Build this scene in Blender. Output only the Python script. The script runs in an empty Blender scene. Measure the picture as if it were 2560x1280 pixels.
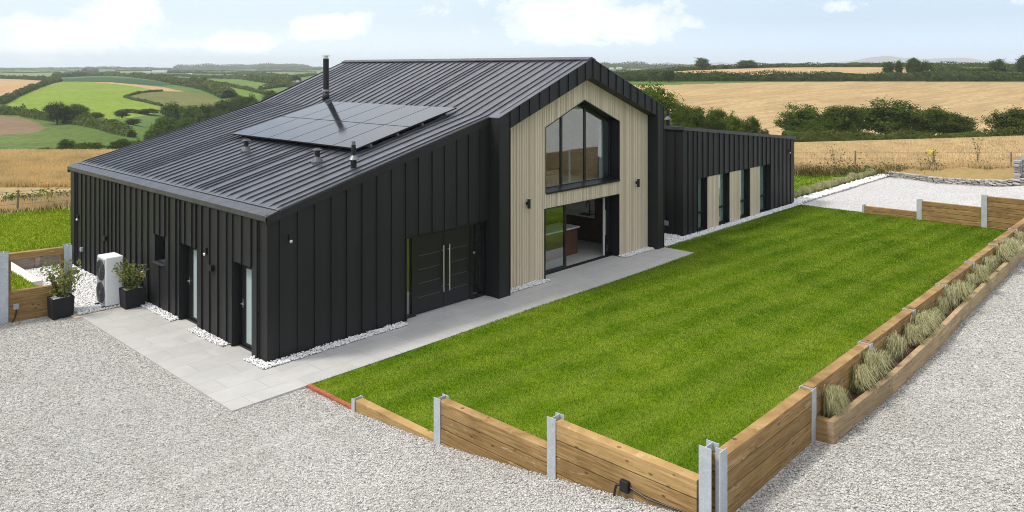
import bpy, math, random
import numpy as np
from mathutils import Vector, Matrix
random.seed(7)
S = bpy.context.scene
COL = S.collection
R = math.radians
# ---------------------------------------------------------------- surveyed viewpoint
F, Y0, CX, H = 1936.0, 172.0, 1280.0, 6.4
TH = R(43.1)
FW = (math.cos(TH), math.sin(TH)); RT = (math.sin(TH), -math.cos(TH))
CAM = (-8.63, -15.35)

def at(x, d):                       # plan position on bearing x at depth d
    a = (x - CX) / F * d
    return CAM[0] + FW[0]*d + RT[0]*a, CAM[1] + FW[1]*d + RT[1]*a
def bearing(u, v):                  # inverse: bearing column, depth
    du, dv = u - CAM[0], v - CAM[1]
    d = du*FW[0] + dv*FW[1]; l = du*RT[0] + dv*RT[1]
    return CX + F*l/np.maximum(d, 1e-3), d

# ---------------------------------------------------------------- mesh helpers
class MB:
    def __init__(s): s.v = []; s.f = []; s.m = []; s.mi = 0
    def add(s, vs, fs):
        n = len(s.v); s.v += [tuple(p) for p in vs]
        for f in fs: s.f.append([i + n for i in f]); s.m.append(s.mi)
        return s
    def box(s, x0, x1, y0, y1, z0, z1):
        return s.add([(x0,y0,z0),(x1,y0,z0),(x1,y1,z0),(x0,y1,z0),(x0,y0,z1),(x1,y0,z1),(x1,y1,z1),(x0,y1,z1)],
              [(0,3,2,1),(4,5,6,7),(0,1,5,4),(1,2,6,5),(2,3,7,6),(3,0,4,7)])
    def prism(s, pts, ex):            # planar polygon swept along ex
        n = len(pts); ex = Vector(ex)
        vs = [Vector(p) for p in pts]; vs += [p + ex for p in vs]
        fs = [tuple(range(n)), tuple(range(2*n-1, n-1, -1))]
        fs += [(i, i+n, (i+1) % n + n, (i+1) % n) for i in range(n)]
        return s.add(vs, fs)
    def uz(s, pts, v0, v1): return s.prism([(a, v0, b) for a, b in pts], (0, v1-v0, 0))
    def vz(s, pts, u0, u1): return s.prism([(u0, a, b) for a, b in pts], (u1-u0, 0, 0))
    def tube(s, p0, p1, r0, r1=None, n=10, cap=True):
        r1 = r0 if r1 is None else r1
        p0, p1 = Vector(p0), Vector(p1); d = (p1-p0).normalized()
        a = d.orthogonal().normalized(); b = d.cross(a); vs = []
        for p, r in ((p0, r0), (p1, r1)):
            vs += [p + (a*math.cos(2*math.pi*i/n) + b*math.sin(2*math.pi*i/n))*r for i in range(n)]
        fs = [(i, (i+1) % n, (i+1) % n + n, i+n) for i in range(n)]
        if cap: fs += [tuple(range(n-1, -1, -1)), tuple(range(n, 2*n))]
        return s.add(vs, fs)
    def lathe(s, c, prof, n=16):      # prof: (r, z) list
        vs = []; m = len(prof)
        for r, z in prof:
            vs += [(c[0]+r*math.cos(2*math.pi*i/n), c[1]+r*math.sin(2*math.pi*i/n), c[2]+z) for i in range(n)]
        fs = [(k*n+i, k*n+(i+1) % n, (k+1)*n+(i+1) % n, (k+1)*n+i) for k in range(m-1) for i in range(n)]
        return s.add(vs, fs + [tuple(range(n-1, -1, -1)), tuple((m-1)*n+i for i in range(n))])
    def path(s, pts, r, n=8):
        for a, b in zip(pts, pts[1:]): s.tube(a, b, r, r, n)
        return s
    def xf(s, M):
        s.v = [tuple(M @ Vector(p)) for p in s.v]; return s
    def build(s, name, mats, parent=None, smooth=False, bevel=0):
        me = bpy.data.meshes.new(name)
        me.from_pydata(s.v, [], s.f)
        for m in (mats if isinstance(mats, (list, tuple)) else [mats]): me.materials.append(m)
        me.polygons.foreach_set('material_index', s.m)
        if smooth: me.polygons.foreach_set('use_smooth', [True]*len(s.f))
        me.validate(); me.update()
        o = bpy.data.objects.new(name, me); COL.objects.link(o)
        if parent is not None: place(o, parent)
        if bevel:
            b = o.modifiers.new('bevel', 'BEVEL'); b.width = bevel; b.segments = 2; b.limit_method = 'ANGLE'
        return o

LOCAL = set()                        # things modelled round their own base, so that they can be copied
def rootof(o):
    Mx = Matrix.Identity(4)
    while o is not None: Mx = Matrix.LocRotScale(o.location, o.rotation_euler, o.scale) @ Mx; o = o.parent
    return Mx
def place(o, parent):                # parts of other things are given in world coordinates
    o.parent = parent
    if parent.name in LOCAL: LOCAL.add(o.name)
    else: o.matrix_local = rootof(parent).inverted()
def thing(name, label, cat, loc=(0,0,0), group=None, local=False, rz=0):
    o = bpy.data.objects.new(name, None); COL.objects.link(o)
    o.location = loc; o.rotation_euler = (0, 0, rz); o.empty_display_size = .2
    o['label'] = label; o['category'] = cat
    if group: o['group'] = group
    if local: LOCAL.add(o.name)
    return o
def tag(o, label, cat, group=None):
    o['label'] = label; o['category'] = cat
    if group: o['group'] = group
    return o
def kind(o, k, label=None, cat=None):
    o['kind'] = k
    if label: o['label'] = label
    if cat: o['category'] = cat
    return o
def copy_tree(o, parent=None):
    c = o.copy(); COL.objects.link(c)
    if parent is not None: c.parent = parent
    for ch in list(o.children): copy_tree(ch, c)
    return c
def np_obj(name, V, Fa, mats, mi=None, smooth=False):     # V (n,3), Fa (m,k) uniform polygons
    me = bpy.data.meshes.new(name); m, k = Fa.shape
    me.vertices.add(len(V)); me.vertices.foreach_set('co', np.ascontiguousarray(V, dtype=np.float32).ravel())
    me.loops.add(m*k); me.loops.foreach_set('vertex_index', np.ascontiguousarray(Fa, dtype=np.int32).ravel())
    me.polygons.add(m); me.polygons.foreach_set('loop_start', np.arange(0, m*k, k, dtype=np.int32))
    for q in (mats if isinstance(mats, (list, tuple)) else [mats]): me.materials.append(q)
    if mi is not None: me.polygons.foreach_set('material_index', mi.astype(np.int32))
    me.polygons.foreach_set('use_smooth', np.full(m, smooth, dtype=bool))
    me.update(calc_edges=True)
    o = bpy.data.objects.new(name, me); COL.objects.link(o)
    return o

# ---------------------------------------------------------------- material helpers
class NT:
    def __init__(s, name):
        s.mat = bpy.data.materials.new(name); s.mat.use_nodes = True
        s.t = s.mat.node_tree; s.t.nodes.clear(); s.out = s.n('ShaderNodeOutputMaterial')
    def n(s, typ, **kw):
        q = s.t.nodes.new(typ)
        for k, val in kw.items(): setattr(q, k, val)
        return q
    def l(s, a, b): s.t.links.new(a, b)
    def val(s, sock, x):
        if isinstance(x, bpy.types.NodeSocket): s.l(x, sock)
        elif isinstance(x, (tuple, list)): sock.default_value = tuple(x) + ((1,) if len(x) == 3 and sock.type == 'RGBA' else ())
        else: sock.default_value = x
    def coord(s, scale=(1,1,1), rot=(0,0,0), kind='Object'):
        tc = s.n('ShaderNodeTexCoord'); mp = s.n('ShaderNodeMapping')
        mp.inputs['Scale'].default_value = scale; mp.inputs['Rotation'].default_value = rot
        s.l(tc.outputs[kind], mp.inputs['Vector']); return mp.outputs[0]
    def pos(s, scale=(1,1,1), rot=(0,0,0)):
        g = s.n('ShaderNodeNewGeometry'); mp = s.n('ShaderNodeMapping')
        mp.inputs['Scale'].default_value = scale; mp.inputs['Rotation'].default_value = rot
        s.l(g.outputs['Position'], mp.inputs['Vector']); return mp.outputs[0]
    def noise(s, vec, scale, detail=3, rough=.55, dist=0):
        q = s.n('ShaderNodeTexNoise'); s.l(vec, q.inputs['Vector'])
        q.inputs['Scale'].default_value = scale; q.inputs['Detail'].default_value = detail
        q.inputs['Roughness'].default_value = rough; q.inputs['Distortion'].default_value = dist
        return q.outputs['Fac']
    def voro(s, vec, scale, feature='F1', out='Distance', rnd=1):
        q = s.n('ShaderNodeTexVoronoi', feature=feature); s.l(vec, q.inputs['Vector'])
        q.inputs['Scale'].default_value = scale; q.inputs['Randomness'].default_value = rnd
        return q.outputs[out]
    def ramp(s, fac, stops, interp='LINEAR'):
        q = s.n('ShaderNodeValToRGB'); q.color_ramp.interpolation = interp; s.val(q.inputs[0], fac)
        e = q.color_ramp.elements
        while len(e) < len(stops): e.new(.5)
        for el, (p, c) in zip(e, stops):
            el.position = p; el.color = (c, c, c, 1) if not isinstance(c, (tuple, list)) else tuple(c) + (1,)
        return q.outputs[0]
    def mix(s, fac, a, b, blend='MIX'):
        q = s.n('ShaderNodeMix', data_type='RGBA', blend_type=blend)
        s.val(q.inputs[0], fac); s.val(q.inputs[6], a); s.val(q.inputs[7], b); return q.outputs[2]
    def math(s, op, a, b=0, c=0):
        q = s.n('ShaderNodeMath', operation=op); s.val(q.inputs[0], a); s.val(q.inputs[1], b); s.val(q.inputs[2], c); return q.outputs[0]
    def sep(s, vec):
        q = s.n('ShaderNodeSeparateXYZ'); s.l(vec, q.inputs[0]); return q.outputs
    def bump(s, h, strength=.3, dist=.02):
        q = s.n('ShaderNodeBump'); s.l(h, q.inputs['Height']); q.inputs['Strength'].default_value = strength
        q.inputs['Distance'].default_value = dist; return q.outputs[0]
    def island(s): return s.n('ShaderNodeNewGeometry').outputs['Random Per Island']
    def objrand(s): return s.n('ShaderNodeObjectInfo').outputs['Random']
    def principled(s, base, rough=.6, metal=0, spec=.5, normal=None, **kw):
        b = s.n('ShaderNodeBsdfPrincipled')
        s.val(b.inputs['Base Color'], base); s.val(b.inputs['Roughness'], rough); s.val(b.inputs['Metallic'], metal)
        b.inputs['Specular IOR Level'].default_value = spec
        for k, v in kw.items(): s.val(b.inputs[k], v)
        if normal is not None: s.l(normal, b.inputs['Normal'])
        s.l(b.outputs[0], s.out.inputs[0]); return b
    def leafy(s, color, trans=.3, tcol=None):
        d = s.n('ShaderNodeBsdfDiffuse'); t = s.n('ShaderNodeBsdfTranslucent'); m = s.n('ShaderNodeMixShader')
        s.val(d.inputs[0], color); s.val(t.inputs[0], tcol if tcol is not None else color)
        m.inputs[0].default_value = trans
        s.l(d.outputs[0], m.inputs[1]); s.l(t.outputs[0], m.inputs[2]); s.l(m.outputs[0], s.out.inputs[0])

def plain(name, col, rough=.6, metal=0, spec=.5, var=.12, scale=6, bump=0, bscale=60):
    t = NT(name); c = t.pos()
    n = t.noise(c, scale, 4)
    base = t.mix(t.ramp(n, [(.3, 0), (.7, 1)]), [x*(1-var) for x in col], [min(1, x*(1+var)) for x in col])
    nb = t.bump(t.noise(c, bscale, 2), bump, .01) if bump else None
    t.principled(base, rough, metal, spec, nb); return t.mat

def mk_metal(name, col, rough, spec=.5, grain=.25):
    t = NT(name); c = t.pos()
    n = t.noise(c, 1.1, 5); g = t.noise(c, 45, 2, .7)
    base = t.mix(t.ramp(n, [(.3, 0), (.75, 1)]), [x*.85 for x in col], [x*1.18 for x in col])
    base = t.mix(t.math('MULTIPLY', t.ramp(g, [(.35, 0), (.7, 1)]), grain), base, [x*2.1 for x in col])
    pt = t.noise(t.pos((2.6, 2.6, .04)), 1.0, 2); base = t.mix(t.ramp(pt, [(.38, 0), (.62, .45)]), base, [x*1.9 for x in col])
    st = t.noise(t.pos((2.2, 2.2, .12)), 2, 3)             # faint rain streaks run down the sheets
    r = t.math('MULTIPLY_ADD', t.ramp(st, [(.3, 0), (.7, 1)]), .14, rough-.06)
    t.principled(base, r, 0, spec, t.bump(t.noise(t.pos((2.4, 2.4, .7)), 1, 3), .22, .05)); return t.mat

M = {}
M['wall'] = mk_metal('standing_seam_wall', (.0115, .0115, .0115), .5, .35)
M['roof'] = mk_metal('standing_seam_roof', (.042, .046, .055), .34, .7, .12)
M['trim'] = mk_metal('folded_trim', (.036, .038, .043), .4, .5, .1)
M['black'] = plain('black_powder_coat', (.008, .008, .009), .45, 0, .5, .1)
M['satin'] = plain('satin_black_frame', (.009, .009, .010), .35, 0, .5, .1)
M['white'] = plain('white_enamel', (.75, .75, .74), .35, 0, .5, .03)
M['grille'] = plain('grey_grille', (.09, .095, .1), .5, 0, .4, .1)
M['steel'] = plain('brushed_steel', (.72, .71, .68), .3, 1, .5, .05)
M['ltmetal'] = plain('lead_grey_collar', (.16, .165, .17), .45, .5, .5, .15)
M['yellow'] = plain('yellow_switch', (.8, .5, .03), .4)
M['red'] = plain('red_knob', (.6, .03, .02), .4)
M['greybox'] = plain('grey_plastic', (.3, .31, .33), .5)
M['inlay'] = plain('dull_inlay_strip', (.10, .105, .11), .4)
M['planter'] = plain('black_fibre_planter', (.012, .012, .013), .65, 0, .4, .2, 20, .2, 120)
M['soil'] = plain('bark_soil', (.11, .066, .042), .95, 0, .1, .45, 30, .8, 45)
M['walnut'] = None
def mk_timber_clad():
    t = NT('pale_timber_cladding'); r = t.island()
    c = t.pos((1, 1, .08)); n = t.noise(c, 30, 4, .6)
    base = t.ramp(r, [(0, (.58, .47, .335)), (.5, (.65, .54, .395)), (1, (.71, .60, .45))])
    base = t.mix(t.math('MULTIPLY', t.ramp(n, [(.35, 0), (.7, 1)]), .35), base, (.47, .38, .28))
    t.principled(base, .75, 0, .25, t.bump(n, .15, .004)); return t.mat
M['clad'] = mk_timber_clad()
def mk_walnut():
    t = NT('walnut_veneer'); n = t.noise(t.pos((6, 6, .7)), 6, 5, .6)
    t.principled(t.ramp(n, [(.3, (.07, .026, .014)), (.7, (.15, .065, .036))]), .45); return t.mat
M['walnut'] = mk_walnut()
M['darkcab'] = plain('dark_walnut_cabinet', (.062, .033, .023), .5, 0, .4, .3, 5)
M['quartz'] = plain('white_quartz', (.7, .67, .63), .3)
M['plaster'] = plain('pale_plaster', (.7, .69, .66), .8, 0, .3, .03)
M['floor_in'] = plain('pale_floor_tile', (.45, .43, .4), .4, 0, .4, .06)
M['linen'] = plain('beige_linen', (.42, .36, .28), .9, 0, .2, .25, 9)
M['throw'] = plain('brown_throw', (.12, .09, .065), .95, 0, .2, .3, 12)
M['curtain'] = plain('blue_grey_curtain', (.42, .47, .52), .9, 0, .2, .15, 14)
def mk_glass(name, tint, refl=1.0):
    t = NT(name); tr = t.n('ShaderNodeBsdfTransparent'); g = t.n('ShaderNodeBsdfGlossy'); m = t.n('ShaderNodeMixShader')
    tr.inputs[0].default_value = tint + (1,); g.inputs['Roughness'].default_value = .01
    g.inputs['Color'].default_value = (1, 1, 1, 1)
    ge = t.n('ShaderNodeNewGeometry'); dp = t.n('ShaderNodeVectorMath', operation='DOT_PRODUCT')
    t.l(ge.outputs['Incoming'], dp.inputs[0]); t.l(ge.outputs['Normal'], dp.inputs[1])
    k = t.math('SUBTRACT', 1, t.math('ABSOLUTE', dp.outputs['Value']))
    t.l(t.math('MULTIPLY_ADD', t.math('POWER', k, 4.0), .7*refl, .17*refl), m.inputs[0]); t.l(tr.outputs[0], m.inputs[1]); t.l(g.outputs[0], m.inputs[2])
    t.l(m.outputs[0], t.out.inputs[0]); return t.mat
M['glass'] = mk_glass('clear_window_glass', (.86, .91, .90), 1.0)
M['lit_room_panel'] = plain('pale_lit_room', (.52, .60, .56), .9, 0, .2, .06)  # pale colour standing in for a lit room behind the wing glass
M['frost'] = plain('frosted_glass', (.33, .40, .385), .25, 0, .5, .05)
def mk_panel():
    t = NT('solar_cells'); c = t.pos(); n = t.noise(c, 1.2, 3)
    t.principled(t.mix(n, (.008, .009, .013), (.015, .016, .022)), (.09), 0, .62, None, **{'Coat Weight': .15, 'Coat Roughness': .06}); return t.mat
M['panel'] = mk_panel()
def mk_brick():
    t = NT('brick_inside'); q = t.n('ShaderNodeTexBrick'); t.l(t.pos((1, 1, 1), (R(90), 0, 0)), q.inputs['Vector'])
    q.inputs['Color1'].default_value = (.12, .05, .03, 1); q.inputs['Color2'].default_value = (.08, .035, .025, 1)
    q.inputs['Mortar'].default_value = (.03, .02, .018, 1); q.inputs['Scale'].default_value = 1
    q.inputs['Brick Width'].default_value = .22; q.inputs['Row Height'].default_value = .075; q.inputs['Mortar Size'].default_value = .01
    t.principled(q.outputs[0], .85); return t.mat
M['brick'] = mk_brick()
M['redbrick'] = plain('red_brick_edging', (.33, .10, .05), .85, 0, .3, .3, 9, .3, 60)

def mk_sleeper(name, a, b, c):
    t = NT(name); r = t.objrand()
    P = t.pos()
    comb = t.n('ShaderNodeCombineXYZ'); x = t.sep(P)
    # grain runs along the board: compress the two horizontal axes, stretch the vertical
    t.l(t.math('MULTIPLY', x[0], .5), comb.inputs[0]); t.l(t.math('MULTIPLY', x[1], .5), comb.inputs[1])
    t.l(t.math('ADD', t.math('MULTIPLY', x[2], 9), t.math('MULTIPLY', r, 37)), comb.inputs[2])
    n = t.noise(comb.outputs[0], 3, 6, .65, .6)
    base = t.ramp(n, [(.28, a), (.5, b), (.72, c)])
    base = t.mix(t.math('MULTIPLY', t.ramp(r, [(0, 0), (1, 1)]), .5), base, [k*.52 for k in b])
    sp = t.noise(t.pos((1.2, 1.2, 5)), 2.1, 6, .7, .5); base = t.mix(t.ramp(sp, [(.62, 0), (.66, .5), (.70, 0)]), base, (.55, .47, .36))
    ck = t.noise(t.pos((.8, .8, 22)), 2.4, 3, .5, .3); base = t.mix(t.ramp(ck, [(.30, .7), (.36, 0)]), base, [k*.3 for k in a])
    big = t.noise(P, 1.6, 4); base = t.mix(t.ramp(big, [(.5, 0), (.75, .45)]), base, [k*.5 for k in a])
    kn = t.voro(t.pos((3.2, 3.2, 6.5)), 1); base = t.mix(t.ramp(kn, [(.0, .8), (.09, .75), (.13, 0)]), base, [k*.35 for k in a])
    t.principled(base, .85, 0, .2, t.bump(n, .6, .012)); return t.mat
M['sleeper'] = mk_sleeper('treated_sleeper', (.165, .092, .030), (.315, .195, .076), (.46, .31, .145))
M['sleeper_new'] = mk_sleeper('new_pale_sleeper', (.30, .18, .065), (.43, .275, .11), (.54, .38, .18))
M['kerbwood'] = mk_sleeper('weathered_sleeper', (.25, .175, .09), (.40, .285, .16), (.53, .40, .24))
M['greyplank'] = mk_sleeper('grey_plank', (.30, .25, .19), (.40, .34, .27), (.50, .44, .36))
def mk_galv():
    t = NT('galvanised_steel'); c = t.pos(); v = t.voro(c, 28, 'F1', 'Distance'); n = t.noise(c, 5, 4)
    base = t.mix(t.math('MULTIPLY', t.ramp(n, [(.3, 0), (.7, 1)]), .6), (.40, .43, .45), (.55, .585, .60))
    base = t.mix(.12, base, v, 'OVERLAY')
    t.principled(base, .55, .25, .4); return t.mat
M['galv'] = mk_galv()
def mk_gravel(name, cols, scale, bumpd=.03):
    t = NT(name); c = t.pos()
    cell = t.n('ShaderNodeTexVoronoi'); t.l(c, cell.inputs['Vector']); cell.inputs['Scale'].default_value = scale
    s1 = t.sep(cell.outputs['Color'])
    base = t.ramp(s1[0], [(i/(len(cols)-1), q) for i, q in enumerate(cols)])
    d = t.ramp(cell.outputs['Distance'], [(.35, 1), (.75, .35)])
    big = t.noise(c, .45, 4); base = t.mix(t.ramp(big, [(.35, 0), (.7, .22)]), base, (.36, .33, .28))
    t.principled(base, .9, 0, .2, t.bump(d, .9, bumpd)); return t.mat
GC = [(.22,.211,.195), (.40,.387,.36), (.52,.507,.48), (.62,.605,.574), (.71,.698,.668), (.47,.44,.38)]
M['gravel'] = mk_gravel('grey_gravel_bed', [tuple(.9*k for k in q) for q in GC], 30)
M['gravel_w'] = mk_gravel('white_gravel_bed', [(.33,.32,.31), (.47,.455,.44), (.56,.545,.53), (.62,.605,.59)], 22)
def mk_stone(name, cols, rough=.85, dusty=False):
    t = NT(name); r = t.island()
    base = t.ramp(r, [(i/(len(cols)-1), q) for i, q in enumerate(cols)])
    if dusty:                      # fines and dust gather in drifts and faint wheel lines
        n = t.noise(t.pos((1, .35, 1), (0, 0, R(35))), .55, 5, .6); base = t.mix(t.math('MULTIPLY', t.ramp(n, [(.42, 0), (.68, 1)]), .42), base, (.33, .30, .25))
    t.principled(base, rough, 0, .25); return t.mat
M['stones'] = mk_stone('loose_gravel', GC, .85, True)
M['pebble'] = mk_stone('white_pebble', [(.68,.67,.65), (.8,.79,.77), (.86,.855,.84), (.74,.72,.69)])
def mk_patio():
    t = NT('pale_porcelain_paving')
    q = t.n('ShaderNodeTexBrick'); t.l(t.pos((1, 1, 1)), q.inputs['Vector'])
    q.offset = .5; q.inputs['Scale'].default_value = 1; q.inputs['Brick Width'].default_value = 1.2; q.inputs['Row Height'].default_value = .6
    q.inputs['Mortar Size'].default_value = .006; q.inputs['Mortar Smooth'].default_value = .1
    q.inputs['Color1'].default_value = (.43, .42, .395, 1); q.inputs['Color2'].default_value = (.48, .47, .445, 1); q.inputs['Mortar'].default_value = (.29, .275, .25, 1)
    n = t.noise(t.pos(), 1.4, 6, .65, .8); n2 = t.noise(t.pos(), 9, 4, .6)
    base = t.mix(t.ramp(n, [(.35, 0), (.7, .6)]), q.outputs[0], (.34, .335, .32))
    base = t.mix(t.math('MULTIPLY', t.ramp(n2, [(.45, 0), (.7, 1)]), .2), base, (.52, .49, .44))
    t.principled(base, .62, 0, .35); return t.mat
M['patio'] = mk_patio()
M['sand'] = plain('sandstone_edging', (.55, .47, .36), .8, 0, .3, .15, 8)
M['cream'] = plain('cream_kerb_slab', (.66, .62, .54), .7, 0, .3, .08, 6)
def mk_lawn(name, a, b, c, isl, stripes):
    t = NT(name); P = t.pos()
    n = t.noise(P, .42, 6, .66, .6); n2 = t.noise(P, 3.2, 4, .6)
    base = t.ramp(n, [(.3, a), (.52, b), (.72, c)])
    base = t.mix(t.ramp(n2, [(.35, .3), (.5, 0)]), base, [k*.55 for k in a])
    base = t.mix(t.ramp(n2, [(.62, 0), (.78, .45)]), base, [c[0]*1.5, c[1]*1.08, c[2]*2])
    if stripes:                                            # mower passes lay the blades in alternate bands
        x = t.sep(t.pos((1, 1, 1), (0, 0, R(4))))
        w = t.math('SINE', t.math('MULTIPLY_ADD', x[1], 6.2, t.math('MULTIPLY', n, 5.0)))
        base = t.mix(t.ramp(t.math('MULTIPLY_ADD', w, .5, .5), [(.1, 0), (.9, .30)]), base, [c[0]*1.22, c[1]*1.12, c[2]*2.2])
    if isl:
        r = t.island(); base = t.mix(.3, base, t.ramp(r, [(0, .40), (.5, .52), (1, .66)]), 'OVERLAY')
        t.leafy(base, .45)
    else: t.principled(base, .95, 0, .1)
    return t.mat
LG = ((.068, .138, .004), (.116, .192, .006), (.185, .250, .016))
M['lawn'] = mk_lawn('lawn_turf', *LG, False, True); M['blades'] = mk_lawn('lawn_blades', *LG, True, True)
BG = ((.14, .205, .008), (.185, .25, .012), (.235, .29, .02))
M['lawn_b'] = mk_lawn('back_lawn_turf', *BG, False, False); M['blades_b'] = mk_lawn('back_lawn_blades', *BG, True, False)
def mk_tuft(name, cols):
    t = NT(name); r = t.island(); o = t.objrand()
    z = t.sep(t.coord())[2]
    base = t.ramp(r, [(i/(len(cols)-1), q) for i, q in enumerate(cols)])
    base = t.mix(t.ramp(z, [(.02, .7), (.15, 0)]), base, (.13, .16, .045))     # greener at the root
    base = t.mix(t.math('MULTIPLY', o, .35), base, (.26, .28, .10))
    t.leafy(base, .3); return t.mat
M['tuft'] = mk_tuft('feather_grass', [(.22, .25, .085), (.42, .40, .20), (.56, .51, .31), (.66, .60, .41)])
def mk_leaf(name, a, b, objv=.5, trans=.25):
    t = NT(name); r = t.island(); o = t.objrand()
    base = t.mix(r, a, b); ln = t.noise(t.pos(), .42, 4, .6); base = t.mix(t.math('MULTIPLY', t.ramp(ln, [(.45, 0), (.65, 1)]), .45), base, (b[0]*1.35, b[1]*1.2, b[2])); base = t.mix(t.math('MULTIPLY', t.ramp(ln, [(.35, 1), (.48, 0)]), .45), base, [k*.6 for k in a]); base = t.mix(t.math('MULTIPLY', o, objv), base, (a[0]*1.9, a[1]*1.35, a[2]*1.1))
    t.leafy(base, trans, [min(1, b[0]*1.5), min(1, b[1]*1.4), b[2]]); return t.mat
M['leaf'] = mk_leaf('tree_leaves', (.030, .058, .013), (.105, .155, .034), .75)
M['leaf_d'] = mk_leaf('dark_tree_leaves', (.026, .048, .012), (.088, .126, .030), .6)
M['leaf_l'] = mk_leaf('bright_tree_leaves', (.05, .09, .014), (.11, .17, .03), .3)
M['leaf_s'] = mk_leaf('shrub_leaves', (.10, .135, .045), (.26, .29, .12), .2, .3)
M['hedge'] = mk_leaf('hedge_leaves', (.036, .058, .016), (.105, .14, .040), .5)
M['bark'] = plain('bark', (.07, .055, .04), .95, 0, .1, .3, 4, .6, 20)
M['bramble'] = mk_leaf('bramble_leaves', (.05, .055, .016), (.14, .13, .05), .5)
M['dry'] = mk_leaf('dry_grass', (.38, .29, .165), (.60, .48, .31), .1, .3)
M['post'] = plain('old_fence_post', (.20, .165, .115), .9, 0, .2, .3, 8)
M['wire'] = plain('fence_wire', (.2, .2, .2), .5, .5)
M['flower'] = plain('yellow_flower', (.75, .6, .02), .8)
def mk_drystone():
    t = NT('grey_field_stone'); r = t.island(); n = t.noise(t.pos(), 14, 5)
    base = t.ramp(r, [(0, (.20,.19,.18)), (.4, (.34,.33,.32)), (.7, (.43,.41,.38)), (1, (.32,.27,.21))])
    base = t.mix(t.ramp(n, [(.4, 0), (.7, .5)]), base, (.22, .2, .18)); t.principled(base, .9, 0, .2, t.bump(n, .5, .02)); return t.mat
M['drystone'] = mk_drystone()
M['turf_dry'] = mk_lawn('dry_bank_turf', (.22,.15,.06), (.32,.22,.09), (.17,.19,.035), False, False)
# ================================================================ LAND
LT = np.array([(0,-.6),(24,-.6),(31,.25),(45,.42),(53,.45),(65,-.6),(90,-3.5),(130,-9),(170,-13),(200,-15.7),(260,-15.3),(330,-14.3),(380,-15.2),
     (450,-14.4),(550,-11.5),(700,-6.9),(850,-5.9),(1000,-5.5),(1300,-5.4),(1500,-4.4),(2200,-.4),(3000,3.3),(4500,8.7),(7000,17),(9500,10),(14000,-30)], float)
HILL = np.array([(1400,170),(1500,168),(1640,163),(1668,155),(1700,160),(1760,161),(1800,154.5),(1840,160),(1870,154),(1900,157),(2040,158),(2130,152),
     (2180,142),(2220,138.5),(2260,144),(2300,147),(2350,145),(2400,143),(2430,145),(2460,151),(2520,153),(2700,156)], float)
def z_right(x, d):
    a = np.clip((x - 2000)/560, -.6, 1.2)
    zb = -.78 + .75*a                                   # brow of the near stubble field
    br = np.interp(x, [1500, 1600, 1720, 2000, 2300, 2560, 2800], [1.0, 3.2, 5.2, 7.6, 7.9, 7.4, 7.0])
    hl = H - (np.interp(x, HILL[:,0], HILL[:,1]) - Y0)/F*8500
    ks = [0, 42, 48, 56, 72, 90, 110, 150, 200, 260, 350, 375, 400, 480, 550, 620, 800, 1100, 1500, 2500, 4200, 6200, 7300, 8500, 10000, 14000]
    zs = [-.6, -.5, .12, .2, zb, zb-1.5, zb-3, -5.8, -4.8, -2.7, .25, 1.0, 2.0, br*.66, br, br-.8, br-3, 1.2, 5, 9.5, 20, 26, hl*.55, hl, hl*.5, -30]
    zs = [np.broadcast_to(q, x.shape) for q in zs]
    out = np.array(zs[0], float).copy()
    for i in range(len(ks)-1):
        t = np.clip((d-ks[i])/(ks[i+1]-ks[i]), 0, 1); m = (d >= ks[i])
        if i > 4: t = t*t*(3-2*t)*.35 + t*.65
        out = np.where(m, zs[i]*(1-t) + zs[i+1]*t, out)
    return out
def land_z(x, d):
    x = np.asarray(x, float); d = np.asarray(d, float)
    zl = (np.interp(d, LT[:,0], LT[:,1]) + np.interp(d*1.06, LT[:,0], LT[:,1]) + np.interp(d*.94, LT[:,0], LT[:,1]))/3
    w = np.clip((x - 850)/600, 0, 1); w = w*w*(3-2*w)
    z = zl*(1-w) + z_right(x, d)*w
    k = np.clip((d-150)/400, 0, 1)
    wob = np.sin(x*.0113 + d*.004)*np.sin(d*.0061 + 1.3) * k * np.clip(d/700, 0, 2.2)
    dip = np.clip((x-300)/170, 0, 1)*np.clip((900-x)/150, 0, 1)*np.clip((d-185)/70, 0, 1)*np.clip((460-d)/110, 0, 1)
    return z + wob*(1 - w*.7) - 5.5*dip*dip*(3-2*dip)
def hit(x, y):                        # where the sight line on bearing x, dip y meets the land
    d = np.exp(np.linspace(math.log(46), math.log(13000), 3000))
    zr = H - (y - Y0)/F*d; zz = land_z(np.full_like(d, x), d)
    i = np.argmax(zz >= zr)
    if not (zz >= zr).any(): i = len(d)-1
    return d[i], float(zz[i])
def hp(x, y):
    d, z = hit(x, y); u, v = at(x, d); return (u, v, z)

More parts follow.
